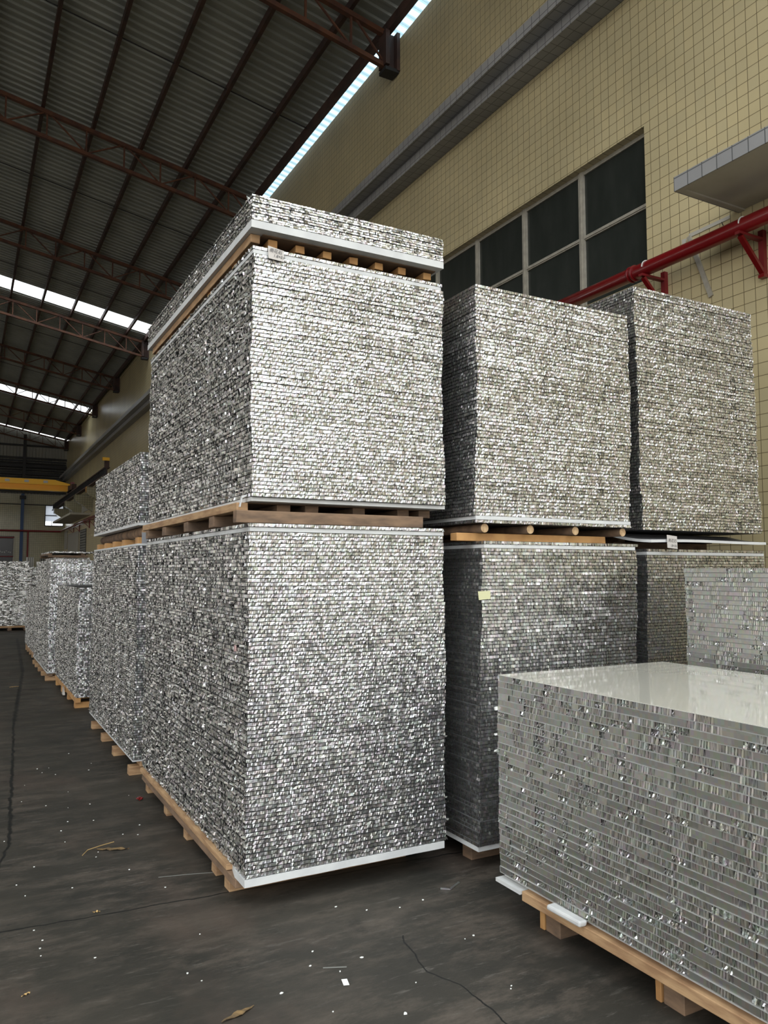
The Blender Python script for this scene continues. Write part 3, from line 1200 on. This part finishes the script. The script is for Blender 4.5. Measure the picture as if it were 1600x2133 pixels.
# ---- front stack (A), three tiers
pallet('timber pallet on the floor under the front left stack', 0, 0,
       [(1.222, 1.262, 3.93, 6.12, .130, .163, M_WOOD), (1.228, 1.29, 3.80, 6.08, .085, .126, M_WOODD), (1.75, 1.83, 3.9, 6.08, .072, .124), (2.28, 2.34, 3.9, 6.08, .072, .124)],
       [(1.255, 2.3, y, y + .09, 0, .07) for y in (3.98, 4.22, 4.84, 5.38, 5.98)], loc=(1.25, 3.9, 0))
board(1.236, 3.685, .129, 2.375, 6.16, .034, 'thick white foam board under the lowest front left stack', seed=1, bow=.002, notch=(3.90, 1.266))
zA = pile('A1', 1.244, 3.69, .1645, PW, PL, PT, 86, 'silver honeycomb panel in the lower front left tier', 'panels of the lower front left stack', seed=11, lean=(-.004, 0))
board(1.243, 3.692, zA + .001, 2.385, 6.15, .021, 'white foam board near the top of the lower front left tier', seed=2)
zA = pile('A1', 1.241, 3.688, zA + .0225, PW, PL, PT, 1, 'silver honeycomb panel on the white board, topmost of the lower front left tier', None, seed=12)
pallet('brown timber pallet between lower and middle tiers of the front left stack', 0, 0,
       [(1.195, 1.255, 3.76, 6.10, zA + .063, zA + .105, M_WOOD)] + [(x, x + .075, 3.79, 6.1, zA + .064, zA + .105, M_WOODD) for x in (1.42, 1.58, 1.86, 2.14, 2.28)],
       [(1.175, 2.255, 3.70, 3.76, zA + .001, zA + .062, M_WOODD)] + [(1.20, 2.25, y, y + .10, zA + .001, zA + .062, M_WOODD) for y in (4.18, 4.75, 5.35, 5.9)],
       loc=(1.2, 3.8, zA), deck=(1.26, 2.36, 3.80, 6.1, zA + .106, zA + .110))
zA += .111
print('A2 bottom', zA)
board(1.25, 3.70, zA, 2.40, 6.15, .020, 'thin sagging white board under the middle front left tier', seed=3, bow=.0)
zA = pile('A1', 1.246, 3.69, zA + .021, PW, PL, PT, 64, 'silver honeycomb panel in the middle front left tier', 'panels of the middle front left stack', seed=13, lean=(-.008, 0))
board(1.240, 3.690, zA + .001, 2.375, 6.15, .020, 'white board behind the handwritten label near the top of the middle tier', seed=4)
zA = pile('A1', 1.238, 3.694, zA + .0215, PW - .0, PL, PT, 1, 'silver honeycomb panel on the white board, topmost of the middle front left tier', None, seed=14)
print('A2 top', zA)
pallet('orange brown timber pallet carrying the topmost thin pile', 0, 0,
       [(1.25, 1.30, 3.76, 6.15, zA + .045, zA + .092, M_WOOD)] + [(x, x + .052, 3.76, 6.1, zA + .040, zA + .080, M_WOOD2) for x in (1.345, 1.50, 1.66, 1.82, 1.98, 2.13, 2.30)],
       [(1.262, 2.34, y, y + .075, zA + .001, zA + .039, M_WOOD2) for y in (4.05, 4.55, 5.05, 5.55, 6.0)], loc=(1.25, 3.8, zA), deck=(1.31, 2.37, 3.74, 6.12, zA + .088, zA + .0925))
zA += .093
board(1.228, 3.686, zA, 2.392, 6.23, .040, 'thick white foam board under the topmost thin pile', seed=5)
zA = pile('A3', 1.229, 3.69, zA + .041, 1.158, 2.54, .0135, 10, 'thin crinkled silver panel in the topmost thin pile', 'panels of the topmost thin pile', styles=('crush', 'crush'), fine=.55, seed=15, slow=.003)
print('A3 top', zA)

# ---- second stack (B)
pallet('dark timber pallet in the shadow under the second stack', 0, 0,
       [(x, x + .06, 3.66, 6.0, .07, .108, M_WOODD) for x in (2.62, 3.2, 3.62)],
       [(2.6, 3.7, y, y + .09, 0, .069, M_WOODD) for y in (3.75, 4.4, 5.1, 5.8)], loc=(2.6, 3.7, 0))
board(2.53, 3.585, .109, 3.73, 6.0, .026, 'white board under the second stack, beside the front left stack', seed=6)
BW = 1.205
zB = rest('B1', 2.525, 3.58, .136, BW, PL, PT, 84, 'lower tier of silver honeycomb panels in the second stack, yellow note on its corner', lean=(.045, 0), seed=21, styles=('cell', 'cell'))
board(2.585, 3.58, zB + .001, 3.765, 6.0, .02, 'white board near the top of the second lower tier', seed=7)
zB = rest('B1', 2.582, 3.578, zB + .0215, BW, PL, PT, 1, 'single silver honeycomb panel topmost on the second lower tier', seed=22, name='honeycomb_panel', styles=('cell', 'cell'))
print('B1 top', zB)
pallet('timber pallet with four round log ends under the upper second tier', 0, 0, [],
       [(2.455, 3.59, 3.66, 3.73, zB + .001, zB + .046, M_WOOD2)] + [(2.5, 3.6, y, y + .07, zB + .001, zB + .046, M_WOODD) for y in (4.5, 5.4)],
       logs=[(2.605, 3.60, 6.0, zB + .073, .026), (2.935, 3.60, 6.0, zB + .073, .026), (3.285, 3.60, 6.0, zB + .073, .026), (3.68, 3.60, 6.0, zB + .073, .026)], loc=(2.5, 3.7, zB))
zB += .1
zB = pile('B1', 2.527, 3.578, zB, BW, PL, PT, 1, 'silver honeycomb panel lying right on the log poles of the second stack', None, seed=23, styles=('cell', 'cell'))
board(2.53, 3.580, zB + .0005, 3.73, 6.0, .021, 'pale board near the foot of the upper second tier', seed=8)
zB = pile('B1', 2.527, 3.578, zB + .022, BW, PL, PT, 69, 'silver honeycomb panel in the upper second stack', 'panels of the upper second stack', seed=24, lean=(.02, 0), styles=('cell', 'cell'))
print('B2 top', zB)

# ---- third stack (C)
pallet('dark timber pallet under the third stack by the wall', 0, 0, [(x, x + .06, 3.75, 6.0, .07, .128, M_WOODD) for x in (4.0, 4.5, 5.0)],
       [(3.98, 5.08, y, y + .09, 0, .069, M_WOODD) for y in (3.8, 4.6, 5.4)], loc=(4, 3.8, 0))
zC = rest('C1', 3.95, 3.66, .13, 1.2, 2.4, PT, 83, 'lower tier of silver honeycomb panels in the third stack, half hidden by the pile in front', seed=31, lean=(.0, 0), slow=.009, styles=('cell', 'cell'))
board(3.955, 3.66, zC + .001, 5.15, 6.0, .02, 'white board near the top of the third lower tier', seed=9)
zC = rest('C1', 3.95, 3.655, zC + .0215, 1.2, 2.4, PT, 1, 'single silver honeycomb panel topmost on the third lower tier', seed=32, name='honeycomb_panel', styles=('cell', 'cell'))
print('C1 top', zC)
pallet('dark brown timber pallet under the upper third tier', 0, 0, [(x, x + .06, 3.95, 6.0, zC + .055, zC + .108, M_WOODD) for x in (4.0, 4.5, 4.9)],
       [(3.95, 4.9, y, y + .09, zC + .001, zC + .054, M_WOODD) for y in (3.95, 4.7, 5.6)], loc=(4, 3.8, zC))
# drooping board hanging out at the front
m_ = MB()
za = zC + .109
P0 = [(3.86, 3.90, za), (5.07, 3.90, za), (5.095, 3.60, za - .045), (3.93, 3.60, za - .052)]
for k in range(8):
    pass
NX, NY = 14, 6
top = []
bot = []
for j in range(NY + 1):
    v = j / NY
    for i in range(NX + 1):
        u = i / NX
        lo = [P0[3][c] * (1 - u) + P0[2][c] * u for c in range(3)]
        hi = [P0[0][c] * (1 - u) + P0[1][c] * u for c in range(3)]
        p = [lo[c] * (1 - v) + hi[c] * v for c in range(3)]
        p[2] += .005 * math.sin(u * 5) * (1 - v) - .010 * math.sin(v * math.pi)
        top.append((p[0], p[1], p[2]))
        bot.append((p[0], p[1], p[2] - .018))
n = len(top)
m_.v = top + bot
for j in range(NY):
    for i in range(NX):
        a = j * (NX + 1) + i
        m_.f += [(a, a + 1, a + NX + 2, a + NX + 1), (n + a, n + a + NX + 1, n + a + NX + 2, n + a + 1)]
        m_.m += [m_.mi(M_GREYBOARD), m_.mi(M_GREYBOARD)]
for i in range(NX):
    m_.f += [(i, n + i, n + i + 1, i + 1), (NY * (NX + 1) + i, NY * (NX + 1) + i + 1, n + NY * (NX + 1) + i + 1, n + NY * (NX + 1) + i)]
    m_.m += [m_.mi(M_BOARD)] * 2
for j in range(NY):
    a, c = j * (NX + 1), (j + 1) * (NX + 1)
    m_.f += [(a, c, n + c, n + a), (a + NX, n + a + NX, n + c + NX, c + NX)]
    m_.m += [m_.mi(M_BOARD)] * 2
tag(m_.build('drooping_board'), 'loose white edged board drooping out between the tiers of the third stack', 'board')
zC = pile('C1', 3.885, 3.62, za + .012, 1.2, 2.4, PT, 84, 'silver honeycomb panel in the upper third stack', 'panels of the upper third stack', seed=33, slow=.009, lean=(-.008, .03), styles=('cell', 'cell'))
print('C2 top', zC)

# ---- right hand pile in front of the third stack (D)
pallet('timber pallet hidden under the tall pile at the right edge', 0, 0, [(x, x + .06, .8, 3.1, .07, .128, M_WOODD) for x in (3.8, 4.3, 4.8)],
       [(3.78, 4.88, y, y + .09, 0, .069, M_WOODD) for y in (.9, 1.7, 2.5, 3.0)], loc=(3.8, 2, 0))
zD = rest('D', 3.71, .72, .13, 1.18, 2.44, .0255, 60, 'tall pile of long silver honeycomb panels at the right edge, seen side on', styles=('cell', 'groove'), skin=M_SKINL, seed=41, slow=.008)
print('D top', zD)

# ---- foreground pile (E)
EX, EY1 = 2.335, 3.13
pallet('orange brown timber pallet under the foreground pile', 0, 0,
       [(EX - .012, EX + .045, .75, 2.95, .124, .167, M_WOOD), (2.9, 2.96, .75, 2.95, .126, .166), (3.42, 3.48, .75, 2.95, .126, .166)],
       [(2.405, 3.45, y, y + .10, 0.0, .125, M_WOODD) for y in (2.78, 2.10, 1.45, .85)] + [(2.40, 2.46, y, y + .03, 0.0, .125, M_WOOD2) for y in (2.885, 2.205)], loc=(2.4, 2, 0))
board(EX + .03, .70, .168, 3.48, EY1, .021, 'white foam board under the foreground pile', seed=10)
board(EX - .018, 2.955, .149, EX + .30, EY1 + .01, .017, 'short white foam piece jutting out at the far corner of the foreground pallet', seed=16)
zE = pile('E', EX, EY1 - 2.44, .19, 1.15, 2.44, .0295, 31, 'silver honeycomb panel in the foreground pile', 'panels of the foreground pile', styles=('cell', 'groove'), skin=M_SKINL, seed=51, slow=.004)
print('E before top', zE)
TP = empty('honeycomb_panel', (EX, EY1 - 2.44, zE), 'silver edged panel with glossy cream face, topmost of the foreground pile', 'panel')
v = panel_mb(1.15, 2.44, .0285, 99, ('cell', 'groove'), 1.0, M_SKINL)
o = v.build('foil_core')
o.parent = TP
o = boxobj('cream_face', (.002, .002, .0286), (1.148, 2.438, .0300), M_CREAM)
o.parent = TP
m_ = MB()
m_.box((EX - .045, 2.53, .1685), (EX + .0, 2.735, .196), M_BOARD, .003)
tag(m_.build('foam_offcut', bevel=.008), 'white foam offcut wedged on the rail of the foreground pallet', 'foam offcut')
for (y, z, s_) in ((3.135, .96, .017), (3.138, .84, .008), (3.136, .76, .008)):
    m_ = MB()
    m_.box((EX - .012, y, z), (EX + .008, y + .012, z + s_), M_WHITE, .002)
    tag(m_.build('foil_tab'), 'tiny white tab sticking out of the far corner edge of the foreground pile', 'tab', 'tabs on the foreground pile corner')

# ---- left row going away
pallet('timber pallet under the second pile of the left row', 0, 0,
       [(1.30, 1.36, 6.5, 8.8, .075, .118, M_WOOD), (2.1, 2.16, 6.5, 8.8, .075, .118)],
       [(1.225, 2.3, y, y + .09, 0, .074, M_WOOD) for y in (6.55, 7.3, 7.95, 8.6)], loc=(1.3, 7, 0))
board(1.238, 6.50, .119, 2.375, 8.93, .011, 'thin grey white board under the second pile of the left row', seed=11)
zF = rest('F1', 1.243, 6.50, .131, PW, PL, PT, 88, 'lower silver panel tier of the left row, just behind the front left stack', seed=61)
board(1.24, 6.49, zF + .001, 2.38, 8.93, .017, 'whitish board on top of the lower second tier of the left row', seed=12, m=M_BOARD)
zF += .019
zCARD = zF
F = pallet('pallet of rough logs and orange blocks in the second stack of the left row', 0, 0, [],
           [(1.262, 2.3, y, y + .12, zF, zF + .055, M_WOOD2) for y in (6.62, 7.25, 7.75, 8.25, 8.75)],
           logs=[(1.32, 6.53, 8.9, zF + .10, .045), (1.85, 6.53, 8.9, zF + .10, .045), (2.25, 6.53, 8.9, zF + .10, .045)], loc=(1.3, 7, zF))
zF += .147
board(1.235, 6.48, zF, 2.375, 8.93, .022, 'grey board on the logs below the upper second pile of the left row', m=M_BOARD, seed=13)
zF = rest('F1', 1.243, 6.5, zF + .023, PW, PL, PT, 30, 'upper silver panel tier of the left row, behind the front left stack', seed=62)
print('F top', zF)

FAR = dict(fine=1.15)
pallet('orange ended timber pallet under the low third pile of the left row', 0, 0,
       [(1.22, 1.28, 9.95, 12.3, .07, .128, M_WOOD2), (2.0, 2.06, 9.95, 12.3, .07, .128)],
       [(1.22, 2.3, y, y + .1, 0, .069, M_WOOD2) for y in (10.0, 10.7, 11.4, 12.1)], loc=(1.3, 11, 0))
rest('G', 1.22, 9.94, .13, 1.15, 2.4, PT, 67, 'low silver pile in the left row, third from the front', seed=71, **FAR)
m_ = MB()
m_.box((1.19, 10.95, .03), (1.205, 11.05, .13), M_PAPER, .01)
tag(m_.build('paper_wrap'), 'pale paper scrap hanging on the pallet of the low third pile', 'paper scrap')
pallet('timber pallet under the tall fourth pile of the left row', 0, 0,
       [(1.16, 1.22, 12.62, 15.2, .07, .115, M_WOODD), (2.0, 2.06, 12.62, 15.2, .07, .115)],
       [(1.12, 2.2, y, y + .1, 0, .069, M_WOOD) for y in (12.64, 13.3, 13.9, 14.5, 15.0)], loc=(1.2, 13, 0))
board(1.135, 12.6, .116, 2.29, 15.2, .02, 'white board under the tall fourth pile of the left row', seed=14)
zH = rest('H', 1.14, 12.6, .137, 1.15, 2.6, PT, 85, 'tall bright silver pile in the left row, fourth from the front', seed=72, styles=('cell', 'crush'), **FAR)
pallet('timber pallet under the low fifth pile of the left row', 0, 0,
       [(1.18, 1.24, 15.5, 17.8, .07, .128, M_WOOD), (2.0, 2.06, 15.5, 17.8, .07, .128)],
       [(1.18, 2.3, y, y + .1, 0, .069, M_WOOD) for y in (15.5, 16.1, 16.7, 17.3, 17.7)], loc=(1.2, 16, 0))
rest('I', 1.17, 15.5, .13, 1.15, 2.4, PT, 62, 'low silver pile in the left row, fifth and last', seed=73, **FAR)
# pile behind with a thin pile on a dark pallet
pallet('floor pallet under the pile behind the tall fourth pile', 0, 0, [(x, x + .06, 18.6, 20.8, .07, .128, M_WOODD) for x in (1.8, 2.6)],
       [(1.75, 2.8, y, y + .1, 0, .069, M_WOODD) for y in (18.6, 20.5)], loc=(1.8, 19, 0))
zK = rest('K', 1.78, 18.6, .13, .72, 2.4, PT, 92, 'dim silver pile peeping over the tall fourth pile', seed=74, **FAR)
pallet('dark pallet on the dim pile behind the tall fourth pile', 0, 0, [(1.62, 1.70, 18.5, 20.8, zK + .05, zK + .09, M_WOODD), (2.3, 2.38, 18.5, 20.8, zK + .05, zK + .09, M_WOODD)],
       [(1.62, 2.45, y, y + .1, zK, zK + .049, M_WOODD) for y in (18.5, 20.5)], loc=(1.7, 19, zK))
rest('K2', 1.66, 18.45, zK + .097, .9, 2.3, PT, 2, 'thin pair of silver panels on the dark pallet at the back', seed=75, styles=('crush', 'crush'), **FAR)

# cross pile at the end of the aisle
pallet('timber pallet under the cross pile closing the aisle', 0, 0, [],
       [(-.9, 1.6, 23.5, 23.58, .075, .128, M_WOOD), (-.9, 1.6, 24.5, 24.58, .075, .128)] + [(x, x + .1, 23.52, 24.6, 0, .074, M_WOODD) for x in (-.8, .2, 1.1, 1.5)], loc=(1, 24, 0))
zJ = rest('J', -.55, 23.5, .13, 2.55, 1.2, PT, 82, 'wide silver pile lying across the far end of the aisle', seed=81, styles=('crush', 'cell'), fine=2.2)
rest('J2', -.9, 23.5, zJ + .0005, 2.47, 1.2, PT, 8, 'few extra panels on the cross pile, shifted to the left', seed=82, styles=('crush', 'crush'), fine=2.2)

# ------------------------------------------------------------------ paper labels and small scraps on the stacks


def paper(name, p, m, label, thick=.0015):
    """p: four corners (front view), slightly off the pile"""
    mb = MB()
    mb.v = [tuple(q) for q in p] + [(q[0], q[1] + thick, q[2]) for q in p]
    for fc in ((0, 1, 2, 3), (7, 6, 5, 4), (0, 4, 5, 1), (1, 5, 6, 2), (2, 6, 7, 3), (3, 7, 4, 0)):
        mb.f.append(fc)
        mb.m.append(mb.mi(m))
    return tag(mb.build(name), label, 'label')


def writing(parent, txt, x, y, z, size, tilt=0.0):
    c = bpy.data.curves.new('handwriting', 'FONT')
    c.body = txt
    c.size = size
    c.shear = .2
    c.offset = .0
    o = bpy.data.objects.new('tmp', c)
    COL.objects.link(o)
    bpy.context.view_layer.update()
    me = bpy.data.meshes.new_from_object(o)
    bpy.data.objects.remove(o)
    me.materials.clear()
    me.materials.append(M_INK)
    w_ = bpy.data.objects.new('handwriting', me)
    COL.objects.link(w_)
    w_.location = (x, y, z)
    w_.rotation_euler = (math.pi / 2, tilt, 0)
    w_.parent = parent
    return w_


a = paper('paper_label', [(1.316, 3.672, 3.245), (1.400, 3.672, 3.240), (1.402, 3.676, 3.300), (1.314, 3.676, 3.312)], M_PAPER,
          'white handwritten paper label at the top of the middle front left tier')
writing(a, '雨花石', 1.320, 3.6712, 3.282, .023, .06)
writing(a, '1.8×0.6', 1.342, 3.6705, 3.256, .021, .03)
a = paper('paper_label', [(4.066, 3.585, 1.795), (4.160, 3.585, 1.788), (4.156, 3.585, 1.872), (4.062, 3.585, 1.880)], M_PAPER,
          'white handwritten paper label hanging from the third stack boards')
writing(a, '雨花石', 4.072, 3.5845, 1.835, .026, .06)
writing(a, '18×06', 4.092, 3.5845, 1.802, .023, .03)
paper('paper_note', [(2.532, 3.560, 1.482), (2.612, 3.560, 1.487), (2.610, 3.560, 1.532), (2.526, 3.560, 1.530)], M_NOTE,
      'yellow square note stuck on the corner of the second stack')
m_ = MB()
m_.box((1.230, 3.86, 1.235), (1.236, 3.89, 1.265), M_PINK, .003)
tag(m_.build('pink_paper_tag'), 'small pink paper tag on the left side of the lower front stack', 'tag')
m_ = MB()
m_.box((2.512, 4.0, 2.41), (2.520, 4.06, 2.45), M_PINK, .003)
tag(m_.build('pink_paper_tag'), 'small reddish paper tag on the shaded side of the upper second tier', 'tag')
m_ = MB()
m_.bar((1.215, 3.745, 2.015), (1.205, 3.745, 1.965), .02, .004, M_BOARD, up=(1, 0, 0))
m_.bar((1.218, 3.76, 2.018), (1.26, 3.76, 2.03), .02, .01, M_BOARD)
tag(m_.build('foam_strip'), 'white foam strip dangling at the corner of the pallet between front tiers', 'foam strip')
m_ = MB()
m_.box((1.27, 6.495, zCARD), (1.35, 6.503, zCARD + .09), M_GREYBOARD, .001)
tag(m_.build('grey_label_card'), 'grey card standing on the lower second pile of the left row', 'card')
# a torn foil strand on the front face of the lower tier
m_ = MB()
for k in range(14):
    x = 1.83 + .02 * k
    z = .865 + .004 * math.sin(k * .8) + .0006 * k
    m_.bar((x, 3.676, z), (x + .02, 3.676, z + .003 * math.cos(k)), .006, .004, M_FOIL)
tag(m_.build('foil_strand'), 'torn bright foil strand across the lower front face', 'foil strand')
# stray foil burrs along the corner edges
for (x, y, z, s_, lb) in ((1.228, 3.72, 3.53, .05, 'thin foil sliver curling off the left side of the topmost pile'),
                          (1.232, 3.80, .80, .05, 'thin foil sliver curling off the left side of the lower front tier')):
    m_ = MB()
    m_.bar((x, y, z), (x - .008, y + .02, z + s_), .008, .003, M_FOIL)
    tag(m_.build('foil_sliver'), lb, 'foil sliver')

# ------------------------------------------------------------------ litter on the floor
rl = random.Random(21)
chips = []
fixed = [(1.404, 2.913), (1.506, 2.609), (1.33, 3.10), (1.55, 3.06), (1.15, 2.96), (1.42, 3.0), (1.0, 3.6), (.75, 4.9), (.98, 4.2), (.6, 5.4), (.42, 6.2), (.3, 4.6), (.55, 3.6), (.9, 3.2), (.35, 3.8), (.7, 2.9)]
for k in range(70):
    if k < len(fixed):
        x, y = fixed[k]
    else:
        x = rl.uniform(-.1, 1.15) if rl.random() < .6 else rl.uniform(1.1, 2.2)
        y = rl.uniform(2.3, 8) if x < 1.15 else rl.uniform(2.2, 3.6)
    s_ = rl.uniform(.0025, .0065) * (1.5 if k < 5 else 1)
    m_ = MB()
    pts = []
    nn = rl.randint(4, 6)
    for q in range(nn):
        t = 2 * math.pi * q / nn + rl.uniform(-.3, .3)
        pts.append((x + s_ * math.cos(t) * rl.uniform(.6, 1.3), y + s_ * math.sin(t) * rl.uniform(.5, 1.1)))
    m_.prism(pts, 2, .0004, .0022 + s_ * .18, M_WHITE)
    tag(m_.build('foam_chip'), 'tiny white foam chip lying on the dark floor', 'chip', 'white foam chips on the floor')
m_ = MB()
m_.prism([(1.385, 2.892), (1.407, 2.885), (1.418, 2.93), (1.396, 2.937)], 2, .003, .0045, M_WHITE)
tag(m_.build('white_card'), 'small rectangular white card on the floor in front of the stacks', 'card')


def strandobj(name, pts, wd, m, label, cat, h=.003):
    mb = MB()
    for q in range(len(pts) - 1):
        mb.bar((*pts[q], h), (*pts[q + 1], h), wd, h * 1.2, m)
    return tag(mb.build(name), label, cat)


def leaf(x, y, L, wd, ang, label, m=M_LEAF, name='dry_leaf'):
    mb = MB()
    r_ = random.Random(int(x * 1000))
    n_ = 9
    ca, sa = math.cos(ang), math.sin(ang)
    up, lo = [], []
    for q in range(n_ + 1):
        t = q / n_
        hw = wd * math.sin(math.pi * min(1, t * .95 + .04)) * r_.uniform(.6, 1.1)
        for sg, lst in ((1, up), (-1, lo)):
            px, py = (t - .5) * L, sg * hw / 2
            lst.append((x + px * ca - py * sa, y + px * sa + py * ca, .003 + .008 * r_.random()))
    mb.v = up + lo + [(p[0], p[1], p[2] - .0015) for p in up + lo]
    k = n_ + 1
    b0 = 2 * k
    for q in range(n_):
        mb.f.append((q, q + 1, k + q + 1, k + q))
        mb.f.append((b0 + q, b0 + k + q, b0 + k + q + 1, b0 + q + 1))
        mb.m += [mb.mi(m)] * 2
    return tag(mb.build(name), label, 'leaf')


leaf(.832, 4.90, .19, .05, -.45, 'crumpled dry brown leaf on the floor left of the front pallet')
leaf(.955, 2.90, .15, .035, .35, 'brown bark sliver at the bottom edge of the picture', name='bark_sliver')
leaf(.02 + .25, 3.42, .035, .012, .4, 'orange wood splinter near the lower left corner', m=M_CHIPW, name='wood_splinter')
leaf(.62, 4.06, .035, .01, -.2, 'small tan wood splinter on the floor seam at left', m=M_CHIPW, name='wood_splinter')
leaf(.68, 12.2, .12, .04, .2, 'far tan scrap on the floor beside the third pile', m=M_CHIPW, name='wood_scrap')
m_ = MB()
for q in range(6):
    t = q * 1.05
    m_.bar((1.168 + .018 * math.cos(t), 5.838 + .018 * math.sin(t), .008 + .01 * (q % 2)), (1.168 + .02 * math.cos(t + 1.2), 5.838 + .02 * math.sin(t + 1.2), .016), .012, .006, M_REDP)
tag(m_.build('red_wrapper'), 'crumpled small red wrapper on the floor beside the front pallet', 'wrapper')
strandobj('pale_string', [(.66, 4.88), (.70, 4.96), (.78, 5.0), (.86, 5.03)], .0022, M_CHIPW, 'pale curved string on the floor above the dry leaf', 'string')
strandobj('white_scratch_strip', [(.978, 4.351), (1.05, 4.335), (1.15, 4.31), (1.304, 4.262)], .004, M_CABG, 'thin pale strip lying on the floor left of the pallet corner', 'strip', h=.0015)
strandobj('foil_scrap', [(2.23, 3.50), (2.27, 3.47), (2.36, 3.52)], .012, M_FOIL, 'torn silver foil scrap on the floor between the stacks', 'foil scrap', h=.004)
strandobj('clear_tape_strip', [(1.37, 3.06), (1.46, 3.02)], .006, M_CABG, 'short pale tape strip on the floor in the foreground', 'tape', h=.0015)
